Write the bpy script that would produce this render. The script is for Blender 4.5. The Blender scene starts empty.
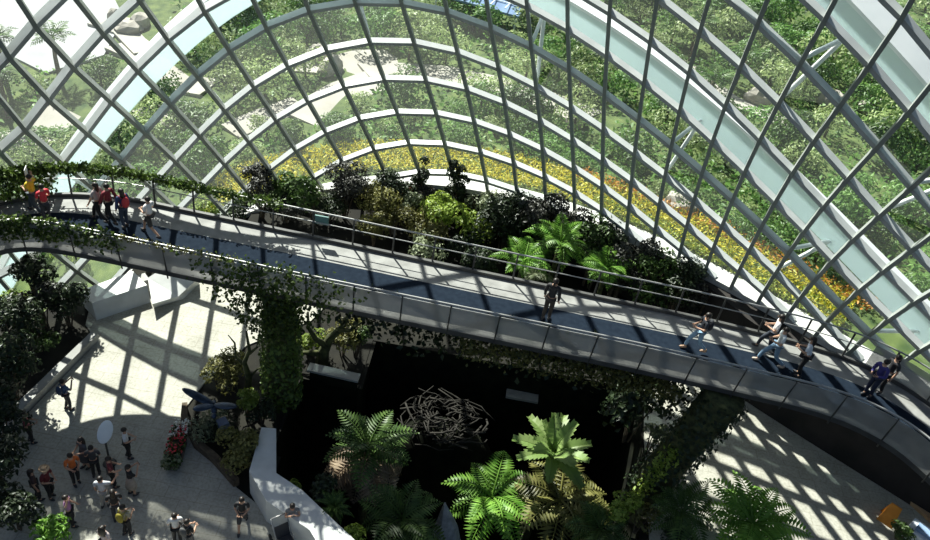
import bpy, math, random
import numpy as np
from mathutils import Vector, Matrix
R_ = math.radians
sc = bpy.context.scene
COL = sc.collection
# ------------------------------------------------------------------ camera
F_PX = 805.0
PITCH, ROLL, CAM_H = R_(38.096), R_(10.38), 20.4
r0 = np.array([1, 0, 0.]); u0 = np.array([0, math.sin(PITCH), math.cos(PITCH)]); FW = np.array([0, math.cos(PITCH), -math.sin(PITCH)])
RT = math.cos(ROLL)*r0 + math.sin(ROLL)*u0
UP = -math.sin(ROLL)*r0 + math.cos(ROLL)*u0
EYE = np.array([0, 0, CAM_H])
def at(px, py, z=0.0):
    """point of the place at height z that the photograph shows at (px, py)"""
    d = FW*F_PX + RT*(px-465) - UP*(py-270)
    p = EYE + d*((z-CAM_H)/d[2])
    return Vector((p[0], p[1], p[2]))
cam = bpy.data.cameras.new('camera'); co = bpy.data.objects.new('camera', cam); COL.objects.link(co)
cam.sensor_width = 36; cam.lens = F_PX*36/930; cam.clip_end = 600
M3 = Matrix(((RT[0], UP[0], -FW[0]), (RT[1], UP[1], -FW[1]), (RT[2], UP[2], -FW[2])))
co.matrix_world = Matrix.Translation((0, 0, CAM_H)) @ M3.to_4x4()
sc.camera = co
# ------------------------------------------------------------------ materials
def nt(name):
    m = bpy.data.materials.new(name); m.use_nodes = True
    t = m.node_tree; t.nodes.clear()
    o = t.nodes.new('ShaderNodeOutputMaterial')
    return m, t, o
def N(t, kind, **kw):
    n = t.nodes.new('ShaderNode'+kind)
    for k, v in kw.items():
        if k in n.inputs: n.inputs[k].default_value = v
        else: setattr(n, k, v)
    return n
def c4(c): return (c[0], c[1], c[2], 1)
def noisy(name, c1, c2=None, scale=3.0, rough=.6, metal=0.0, detail=5, spec=.4, lo=.35, hi=.65, bump=0.0):
    m, t, o = nt(name)
    b = N(t, 'BsdfPrincipled', Roughness=rough, Metallic=metal)
    b.inputs['Specular IOR Level'].default_value = spec
    if c2 is None: c2 = tuple(x*.8 for x in c1)
    tc = N(t, 'TexCoord'); nz = N(t, 'TexNoise', Scale=scale, Detail=detail)
    rp = N(t, 'ValToRGB'); rp.color_ramp.elements[0].position = lo; rp.color_ramp.elements[1].position = hi
    rp.color_ramp.elements[0].color = c4(c1); rp.color_ramp.elements[1].color = c4(c2)
    L = t.links.new
    L(tc.outputs['Object'], nz.inputs['Vector']); L(nz.outputs['Fac'], rp.inputs['Fac']); L(rp.outputs['Color'], b.inputs['Base Color'])
    if bump:
        bp = N(t, 'Bump', Strength=bump, Distance=.05); L(nz.outputs['Fac'], bp.inputs['Height']); L(bp.outputs['Normal'], b.inputs['Normal'])
    L(b.outputs[0], o.inputs[0])
    return m
def leafmat(name, c1, c2, trans=.3, rough=.45):
    m, t, o = nt(name); L = t.links.new
    g = N(t, 'NewGeometry'); rp = N(t, 'ValToRGB')
    rp.color_ramp.elements[0].color = c4(c1); rp.color_ramp.elements[1].color = c4(c2)
    L(g.outputs['Random Per Island'], rp.inputs['Fac'])
    oi = N(t, 'ObjectInfo'); hs = N(t, 'HueSaturation'); mr = N(t, 'MapRange'); mr.inputs['To Min'].default_value = .75; mr.inputs['To Max'].default_value = 1.25
    L(oi.outputs['Random'], mr.inputs['Value']); L(mr.outputs[0], hs.inputs['Value']); L(rp.outputs['Color'], hs.inputs['Color'])
    b = N(t, 'BsdfPrincipled', Roughness=rough); b.inputs['Specular IOR Level'].default_value = .35
    tr = N(t, 'BsdfTranslucent'); mx = N(t, 'MixShader', Fac=trans)
    L(hs.outputs['Color'], b.inputs['Base Color']); L(hs.outputs['Color'], tr.inputs['Color'])
    L(b.outputs[0], mx.inputs[1]); L(tr.outputs[0], mx.inputs[2]); L(mx.outputs[0], o.inputs[0])
    return m
def glassmat(name, tint, haze):
    m, t, o = nt(name); L = t.links.new
    tr = N(t, 'BsdfTransparent', Color=c4(tint)); gl = N(t, 'BsdfGlossy', Roughness=.03, Color=(.9, .95, .95, 1))
    lw = N(t, 'LayerWeight', Blend=.12); sc_ = N(t, 'Math', operation='MULTIPLY'); sc_.inputs[1].default_value = .35
    L(lw.outputs['Fresnel'], sc_.inputs[0])
    mx = N(t, 'MixShader'); L(sc_.outputs[0], mx.inputs[0]); L(tr.outputs[0], mx.inputs[1]); L(gl.outputs[0], mx.inputs[2])
    df = N(t, 'BsdfTranslucent', Color=(.8, .88, .85, 1)); m2 = N(t, 'MixShader', Fac=haze)
    L(mx.outputs[0], m2.inputs[1]); L(df.outputs[0], m2.inputs[2]); L(m2.outputs[0], o.inputs[0])
    return m
def skylit_mat(name, c, clear):  # pale see-through surface with sky light worked into its colour
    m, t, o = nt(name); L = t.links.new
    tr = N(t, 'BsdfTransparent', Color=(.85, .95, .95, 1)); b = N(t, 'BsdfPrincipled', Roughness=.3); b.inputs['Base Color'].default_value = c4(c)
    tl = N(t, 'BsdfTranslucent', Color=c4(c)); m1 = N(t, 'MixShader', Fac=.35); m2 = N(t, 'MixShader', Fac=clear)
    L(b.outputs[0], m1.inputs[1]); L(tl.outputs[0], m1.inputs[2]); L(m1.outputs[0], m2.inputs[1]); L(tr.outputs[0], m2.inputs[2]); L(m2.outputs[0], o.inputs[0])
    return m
def meshmat(name, c, clear):
    m, t, o = nt(name); L = t.links.new
    tr = N(t, 'BsdfTransparent'); b = N(t, 'BsdfPrincipled', Roughness=.45, Metallic=.3); b.inputs['Base Color'].default_value = c4(c)
    tc = N(t, 'TexCoord'); nz = N(t, 'TexNoise', Scale=1.2, Detail=4); mr = N(t, 'MapRange'); mr.inputs['From Min'].default_value = .3; mr.inputs['From Max'].default_value = .7
    mr.inputs['To Min'].default_value = 1-clear-.12; mr.inputs['To Max'].default_value = 1-clear+.12
    L(tc.outputs['Object'], nz.inputs['Vector']); L(nz.outputs['Fac'], mr.inputs['Value'])
    mx = N(t, 'MixShader'); L(mr.outputs[0], mx.inputs[0]); L(tr.outputs[0], mx.inputs[1]); L(b.outputs[0], mx.inputs[2]); L(mx.outputs[0], o.inputs[0])
    return m
_flat = {}
def flat(c, rough=.7):
    k = (tuple(c), rough)
    if k not in _flat: _flat[k] = noisy('cloth_%d' % len(_flat), c, tuple(x*.82 for x in c), 9, rough)
    return _flat[k]
def paving(name):
    m, t, o = nt(name); L = t.links.new
    b = N(t, 'BsdfPrincipled', Roughness=.75); b.inputs['Specular IOR Level'].default_value = .25
    tc = N(t, 'TexCoord'); n1 = N(t, 'TexNoise', Scale=.9, Detail=6); n2 = N(t, 'TexNoise', Scale=14, Detail=4)
    rp = N(t, 'ValToRGB'); rp.color_ramp.elements[0].position = .3; rp.color_ramp.elements[1].position = .7
    rp.color_ramp.elements[0].color = (.36, .35, .30, 1); rp.color_ramp.elements[1].color = (.48, .47, .41, 1)
    r2 = N(t, 'ValToRGB'); r2.color_ramp.elements[0].position = .25; r2.color_ramp.elements[1].position = .6
    r2.color_ramp.elements[0].color = (.72, .72, .7, 1); r2.color_ramp.elements[1].color = (1, 1, 1, 1)
    mx = N(t, 'MixRGB', blend_type='MULTIPLY', Fac=1)
    bk = N(t, 'TexBrick', Scale=.55, Color1=(1, 1, 1, 1), Color2=(.96, .96, .95, 1), Mortar=(.72, .7, .66, 1)); bk.inputs['Mortar Size'].default_value = .006
    m3 = N(t, 'MixRGB', blend_type='MULTIPLY', Fac=.8)
    L(tc.outputs['Object'], n1.inputs['Vector']); L(tc.outputs['Object'], n2.inputs['Vector']); L(tc.outputs['Object'], bk.inputs['Vector'])
    L(n1.outputs['Fac'], rp.inputs['Fac']); L(n2.outputs['Fac'], r2.inputs['Fac'])
    L(rp.outputs['Color'], mx.inputs[1]); L(r2.outputs['Color'], mx.inputs[2])
    L(mx.outputs[0], m3.inputs[1]); L(bk.outputs['Color'], m3.inputs[2]); L(m3.outputs[0], b.inputs['Base Color']); L(b.outputs[0], o.inputs[0])
    return m
M = dict(
    steel=noisy('ring_steel', (.46, .48, .475), (.40, .42, .415), 2, .45),
    mull=noisy('shaded_mullion_steel', (.30, .325, .30), (.25, .275, .255), 2, .5),  # darker copy of the ring steel, shade on backlit faces put into the colour
    arch=noisy('arch_paint', (.80, .82, .83), (.74, .77, .78), .8, .35),
    glass=glassmat('glass', (.91, .965, .945), .032),
    sill=noisy('sill_concrete', (.55, .55, .53), (.46, .46, .44), 2, .7),
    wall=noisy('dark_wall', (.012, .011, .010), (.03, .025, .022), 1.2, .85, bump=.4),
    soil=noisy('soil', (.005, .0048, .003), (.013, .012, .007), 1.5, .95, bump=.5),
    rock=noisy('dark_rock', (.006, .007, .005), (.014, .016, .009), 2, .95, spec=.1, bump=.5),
    rockp=noisy('pale_rock', (.33, .34, .33), (.2, .21, .2), 5, .85, bump=.6),
    plaza=paving('plaza_paving'),
    conc=noisy('concrete', (.36, .36, .34), (.26, .26, .245), 1.6, .75),
    white=noisy('white_stone', (.66, .67, .65), (.55, .56, .54), 2, .6),
    deckc=noisy('deck_concrete', (.29, .29, .275), (.19, .19, .18), 2.2, .7),
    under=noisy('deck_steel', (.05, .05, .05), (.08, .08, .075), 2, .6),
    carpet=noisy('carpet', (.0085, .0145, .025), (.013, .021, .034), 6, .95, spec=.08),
    rail=noisy('rail_steel', (.40, .40, .39), (.32, .32, .31), 3, .4, .5),
    post=noisy('post_steel', (.045, .045, .045), (.07, .07, .065), 3, .45, .3),
    mesh=meshmat('mesh_panel', (.42, .42, .41), .42),
    bark=noisy('bark', (.06, .045, .03), (.13, .10, .065), 6, .9, bump=.6),
    moss=noisy('moss_bark', (.03, .035, .015), (.10, .11, .04), 5, .95, bump=.6),
    grass=noisy('lawn', (.025, .055, .012), (.11, .15, .04), 1.6, .95, lo=.3, hi=.7),
    path=noisy('pale_path', (.29, .27, .23), (.37, .355, .31), .5, .8),
    road=noisy('road', (.27, .28, .29), (.34, .35, .355), .3, .8),
    tan=noisy('tan_curb', (.42, .24, .12), (.52, .36, .2), 2, .7),
    skylit_face=skylit_mat('arch_skylit_face', (.82, .92, .94), .3),  # inner face of the arch, pale cyan colour stands in for sky light
    blue=noisy('blue_roof', (.12, .2, .36), (.18, .28, .45), 1, .4),
    boulder=noisy('boulder', (.45, .42, .37), (.28, .26, .22), 1.5, .9, bump=.5),
)
LM = dict(
    dark=leafmat('leaf_dark', (.010, .020, .009), (.035, .055, .02), .2),
    purple=leafmat('leaf_purple', (.014, .015, .011), (.06, .062, .048), .15),
    mid=leafmat('leaf_mid', (.035, .075, .015), (.10, .17, .04), .3),
    lime=leafmat('leaf_lime', (.12, .2, .02), (.30, .38, .07), .35),
    olive=leafmat('leaf_olive', (.08, .085, .02), (.24, .23, .07), .3),
    pale=leafmat('leaf_pale', (.12, .15, .08), (.3, .34, .2), .3),
    bright=leafmat('leaf_bright', (.08, .21, .02), (.24, .44, .07), .4),
    palm=leafmat('leaf_lobed_palm', (.16, .27, .06), (.36, .48, .17), .4),
    yellow=leafmat('leaf_yellow', (.50, .43, .02), (.78, .72, .10), .35),
    green2=leafmat('leaf_groundcover', (.16, .25, .02), (.38, .42, .06), .3),
    orange=leafmat('leaf_orange', (.45, .16, .02), (.6, .3, .05), .3),
    red=leafmat('leaf_red', (.22, .03, .015), (.42, .09, .03), .3),
    brown=leafmat('frond_brown', (.2, .14, .09), (.42, .33, .23), .35),
    outer=leafmat('leaf_garden', (.06, .15, .03), (.19, .34, .085), .4),
    outer2=leafmat('leaf_garden_pale', (.16, .24, .08), (.40, .48, .21), .4),
    outer3=leafmat('leaf_garden_dark', (.03, .085, .015), (.11, .2, .04), .35),
    ivy=leafmat('leaf_ivy', (.025, .05, .010), (.13, .2, .035), .3),
    flowr=leafmat('petal_red', (.55, .02, .03), (.7, .1, .12), .2),
    floww=leafmat('petal_white', (.7, .72, .65), (.85, .85, .8), .2),
)
# ------------------------------------------------------------------ mesh helpers
class MB:
    def __init__(s): s.v = []; s.f = []
    def add(s, vs, fs):
        n = len(s.v); s.v += [tuple(p) for p in vs]; s.f += [tuple(i+n for i in f) for f in fs]
    def box(s, c, size, rz=0.0, mat=None):
        hx, hy, hz = size[0]/2, size[1]/2, size[2]/2; cs, sn = math.cos(rz), math.sin(rz)
        vs = []
        for z in (-hz, hz):
            for x, y in ((-hx, -hy), (hx, -hy), (hx, hy), (-hx, hy)):
                vs.append((c[0]+x*cs-y*sn, c[1]+x*sn+y*cs, c[2]+z))
        s.add(vs, [(3, 2, 1, 0), (4, 5, 6, 7), (0, 1, 5, 4), (1, 2, 6, 5), (2, 3, 7, 6), (3, 0, 4, 7)])
    def sweep(s, rings, cap=True, closed=True):
        n = len(rings[0]); vs = [p for r in rings for p in r]; fs = []
        for a in range(len(rings)-1):
            for j in range(n if closed else n-1):
                k = (j+1) % n
                fs.append((a*n+j, a*n+k, (a+1)*n+k, (a+1)*n+j))
        if cap and closed:
            fs.append(tuple(range(n-1, -1, -1))); fs.append(tuple((len(rings)-1)*n+j for j in range(n)))
        s.add(vs, fs)
    def tube(s, pts, rad, n=8, cap=True):
        pts = [Vector(p) for p in pts]
        if not hasattr(rad, '__len__'): rad = [rad]*len(pts)
        rings = []; ref = None
        for i, p in enumerate(pts):
            t = (pts[min(i+1, len(pts)-1)]-pts[max(i-1, 0)]).normalized()
            if ref is None:
                ref = Vector((0, 0, 1)) if abs(t.z) < .9 else Vector((1, 0, 0))
            a = t.cross(ref).normalized(); b = a.cross(t).normalized(); ref = b
            rings.append([p+(a*math.cos(q)+b*math.sin(q))*rad[i] for q in [2*math.pi*j/n for j in range(n)]])
        s.sweep(rings, cap)
    def ell(s, c, r, nu=12, nv=8, rot=None):
        rings = []
        for j in range(1, nv):
            th = math.pi*j/nv
            rings.append([Vector((r[0]*math.sin(th)*math.cos(2*math.pi*i/nu), r[1]*math.sin(th)*math.sin(2*math.pi*i/nu), -r[2]*math.cos(th))) for i in range(nu)])
        vs = [p for q in rings for p in q]+[Vector((0, 0, -r[2])), Vector((0, 0, r[2]))]
        if rot: vs = [rot @ p for p in vs]
        vs = [p+Vector(c) for p in vs]
        fs = []
        m = len(rings)
        for a in range(m-1):
            for i in range(nu):
                k = (i+1) % nu; fs.append((a*nu+i, a*nu+k, (a+1)*nu+k, (a+1)*nu+i))
        for i in range(nu):
            k = (i+1) % nu; fs.append((m*nu, k, i)); fs.append((m*nu+1, (m-1)*nu+i, (m-1)*nu+k))
        s.add(vs, fs)
    def prism(s, poly, z0, z1):
        n = len(poly)
        z0 = z0 if hasattr(z0, '__len__') else [z0]*n; z1 = z1 if hasattr(z1, '__len__') else [z1]*n
        vs = [(p[0], p[1], z0[i]) for i, p in enumerate(poly)]+[(p[0], p[1], z1[i]) for i, p in enumerate(poly)]
        fs = [tuple(range(n-1, -1, -1)), tuple(range(n, 2*n))]+[(i, (i+1) % n, n+(i+1) % n, n+i) for i in range(n)]
        s.add(vs, fs)
    def mesh(s, name, smooth=False):
        me = bpy.data.meshes.new(name); me.from_pydata(s.v, [], s.f); me.update()
        if smooth: me.polygons.foreach_set('use_smooth', [True]*len(me.polygons))
        return me
def link(name, me, mat, parent=None, loc=None):
    o = bpy.data.objects.new(name, me); COL.objects.link(o)
    if mat is not None and not len(me.materials): me.materials.append(mat)
    if parent: o.parent = parent
    if loc is not None: o.location = loc
    return o
def build(mb, name, mat, parent=None, smooth=False, loc=None): return link(name, mb.mesh(name, smooth), mat, parent, loc)
def tag(o, label, cat, group=None, kind=None):
    o['label'] = label; o['category'] = cat
    if group: o['group'] = group
    if kind: o['kind'] = kind
    return o
def empty(name, loc, rz=0.0, scale=None):
    o = bpy.data.objects.new(name, None); COL.objects.link(o); o.location = loc; o.rotation_euler = (0, 0, rz); o.empty_display_size = .2
    if scale: o.scale = (scale,)*3
    return o
def struct(o): o['kind'] = 'structure'; return o
def copytree(o, parent=None):
    c = o.copy(); COL.objects.link(c)
    if parent: c.parent = parent
    for ch in list(o.children): copytree(ch, c)
    return c
# leaves: every leaf a small folded blade (two triangles)
def leaves(name, pos, nrm, size, rng, aspect=.5, droop=.15):
    n = len(pos)
    nrm = nrm/np.linalg.norm(nrm, axis=1, keepdims=True)
    a = rng.normal(size=(n, 3)); a -= (a*nrm).sum(1, keepdims=True)*nrm; a /= np.linalg.norm(a, axis=1, keepdims=True)
    b = np.cross(nrm, a)
    s = (size*rng.uniform(.65, 1.25, n))[:, None]
    base = pos - a*s*.5; tip = pos + a*s*.5 - nrm*s*droop
    l = pos + b*s*aspect*.5 + nrm*s*.08 - a*s*.05; r = pos - b*s*aspect*.5 + nrm*s*.08 - a*s*.05
    V = np.stack([base, l, tip, r], 1).reshape(-1, 3)
    k = np.arange(n)*4
    me = bpy.data.meshes.new(name)
    T = np.stack([np.stack([k, k+2, k+1], 1), np.stack([k, k+3, k+2], 1)], 1).reshape(-1, 3)
    me.vertices.add(len(V)); me.vertices.foreach_set('co', V.ravel())
    me.loops.add(T.size); me.loops.foreach_set('vertex_index', T.ravel().astype(np.int32))
    me.polygons.add(len(T)); me.polygons.foreach_set('loop_start', np.arange(0, T.size, 3, dtype=np.int32))
    me.update(calc_edges=True); me.validate()
    return me
def crown_mesh(name, blobs, n, size, seed, aspect=.5, up=.25):
    rng = np.random.default_rng(seed)
    w = np.array([b[3]**2 for b in blobs]); idx = rng.choice(len(blobs), n, p=w/w.sum())
    d = rng.normal(size=(n, 3)); d /= np.linalg.norm(d, axis=1, keepdims=True)
    d[:, 2] = np.where(d[:, 2] < -.35, -d[:, 2], d[:, 2])
    B = np.array([b[:3] for b in blobs])[idx]; r = np.array([b[3] for b in blobs])[idx]; fl = np.array([b[4] if len(b) > 4 else .85 for b in blobs])[idx]
    rad = r*rng.uniform(.55, 1.08, n)**.6
    P = B + d*rad[:, None]*np.stack([np.ones(n), np.ones(n), fl], 1)
    nm = d + rng.normal(size=(n, 3))*.45; nm[:, 2] += up
    return leaves(name, P, nm, size, rng, aspect)
def blobset(seed, R, H, n, spread=.6):
    rg = random.Random(seed); bl = []
    for k in range(n):
        a = rg.uniform(0, 6.283); q = rg.random()**.5*R*spread
        bl.append((q*math.cos(a), q*math.sin(a), H*rg.uniform(.45, .85), R*rg.uniform(.38, .58)))
    return bl
def stems_mb(seed, R, H, n, r=.03):
    rg = random.Random(seed); mb = MB()
    for k in range(n):
        a = rg.uniform(0, 6.283); q = R*rg.uniform(.15, .6)
        mb.tube([(q*.15*math.cos(a), q*.15*math.sin(a), -.05), (q*.5*math.cos(a), q*.5*math.sin(a), H*.4), (q*math.cos(a), q*math.sin(a), H*.8)], [r, r*.8, r*.4], 5)
    return mb
_bush = {}
def bush(name, label, cat, loc, R, H, lm, nleaf=900, size=.16, seed=0, aspect=.55, blobs=7, group=None, spread=.6, key=None):
    k = (lm, round(R, 2), round(H, 2), nleaf, size, seed) if key is None else key
    if k not in _bush:
        _bush[k] = (crown_mesh('foliage', blobset(seed, R, H, blobs, spread), nleaf, size, seed, aspect), stems_mb(seed, R, H, 5, .02+.012*R).mesh('stem'))
    f, s = _bush[k]
    o = empty(name, loc, (seed*1.7) % 6.28); tag(o, label, cat, group)
    link('foliage', f, LM[lm], o); link('stem', s, M['bark'], o)
    return o
def frond_mesh(L, W, n=16, arch=.55, seed=0, lw=.085):
    """one pinnate frond growing along +x, rising then drooping"""
    rg = random.Random(seed); mb = MB(); pts = []
    for i in range(n+1):
        t = i/n; pts.append(Vector((L*t*(1-.12*t), 0, L*(arch*t - 1.05*arch*t*t*1.25))))
    mb.tube(pts, [max(.022*L*(1-.85*i/n), .006) for i in range(n+1)], 4)
    for i in range(2, n+1):
        t = i/n; p = pts[i]; tan = (pts[i]-pts[i-1]).normalized()
        w = W*math.sin(math.pi*min(1, .12+.85*t)**.8)*rg.uniform(.88, 1.08)
        for sg in (-1, 1):
            side = Vector((.42, sg, -.18+rg.uniform(-.08, .08))).normalized()
            a = p; b = p+side*w*.5+tan*lw*L*.35+Vector((0, 0, .03)); c = p+side*w; d = p+side*w*.45-tan*lw*L*.35+Vector((0, 0, .03))
            mb.add([a, b, c, d], [(0, 1, 2, 3)] if sg > 0 else [(3, 2, 1, 0)])
    return mb.mesh('frond')
def paddle_mesh(L, W, arch=.5, seed=0):
    """a broad lobed frond with a notched edge"""
    n = 9; mb = MB(); mid = []
    for i in range(n+1):
        t = i/n; mid.append(Vector((L*t, 0, L*(arch*t-arch*1.1*t*t))))
    mb.tube(mid, [max(.02*L*(1-.8*i/n), .006) for i in range(n+1)], 4)
    for sg in (-1, 1):
        vs = []
        for i in range(n*2+1):
            t = i/(n*2); j = min(int(t*n), n-1); q = t*n-j; p = mid[j].lerp(mid[j+1], q)
            w = W*.5*(max(0, math.sin(math.pi*(.06+.9*t)))**.6)*(1 if i % 2 else .74)*(0.25 if t < .2 else 1)
            vs += [p, p+Vector((.08*L*(i % 2), sg*w, .06*L-.12*w))]
        fs = [(2*i, 2*i+2, 2*i+3, 2*i+1) if sg < 0 else (2*i+1, 2*i+3, 2*i+2, 2*i) for i in range(n*2)]
        mb.add(vs, fs)
    return mb.mesh('frond')
def fern(name, label, cat, loc, base_z, L, W, nf, lm, seed=0, tilt=(10, 55), kind='pinnate', trunk_r=.09, brown=0, tiers=2, trunk_top=None):
    rg = random.Random(seed); o = empty(name, loc); tag(o, label, cat)
    h = loc[2]-base_z
    mb = MB(); mb.tube([(0, 0, -h), (.03, .02, -h*.5), (0, 0, .02)], [trunk_r*1.5, trunk_r*1.1, trunk_r], 8); build(mb, 'trunk', M['moss'], o, True)
    ms = [(frond_mesh if kind == 'pinnate' else paddle_mesh)(L, W, **({'seed': seed+q, 'arch': .45+.1*q})) for q in range(2)]
    for k in range(nf):
        a = 6.283*k/nf*1.0+rg.uniform(-.25, .25); tl = R_(tilt[0]+(tilt[1]-tilt[0])*((k*7) % nf)/nf)
        f = link('frond', ms[k % 2], None, o)
        if not len(f.data.materials): f.data.materials.append(LM[lm])
        f.rotation_euler = (rg.uniform(-.2, .2), -tl+.15, a); s = rg.uniform(.78, 1.08); f.scale = (s, s, s)
    if brown:
        mbw = frond_mesh(L*1.0, W*1.25, seed=seed+9, arch=.2); mbw.materials.append(LM['brown'])
        for k in range(brown):
            f = link('withered_frond', mbw, None, o); f.rotation_euler = (rg.uniform(-.3, .3), R_(rg.uniform(20, 60)), 6.283*k/brown+rg.uniform(-.3, .3)); f['label'] = 'brown withered frond'
    return o
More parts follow.
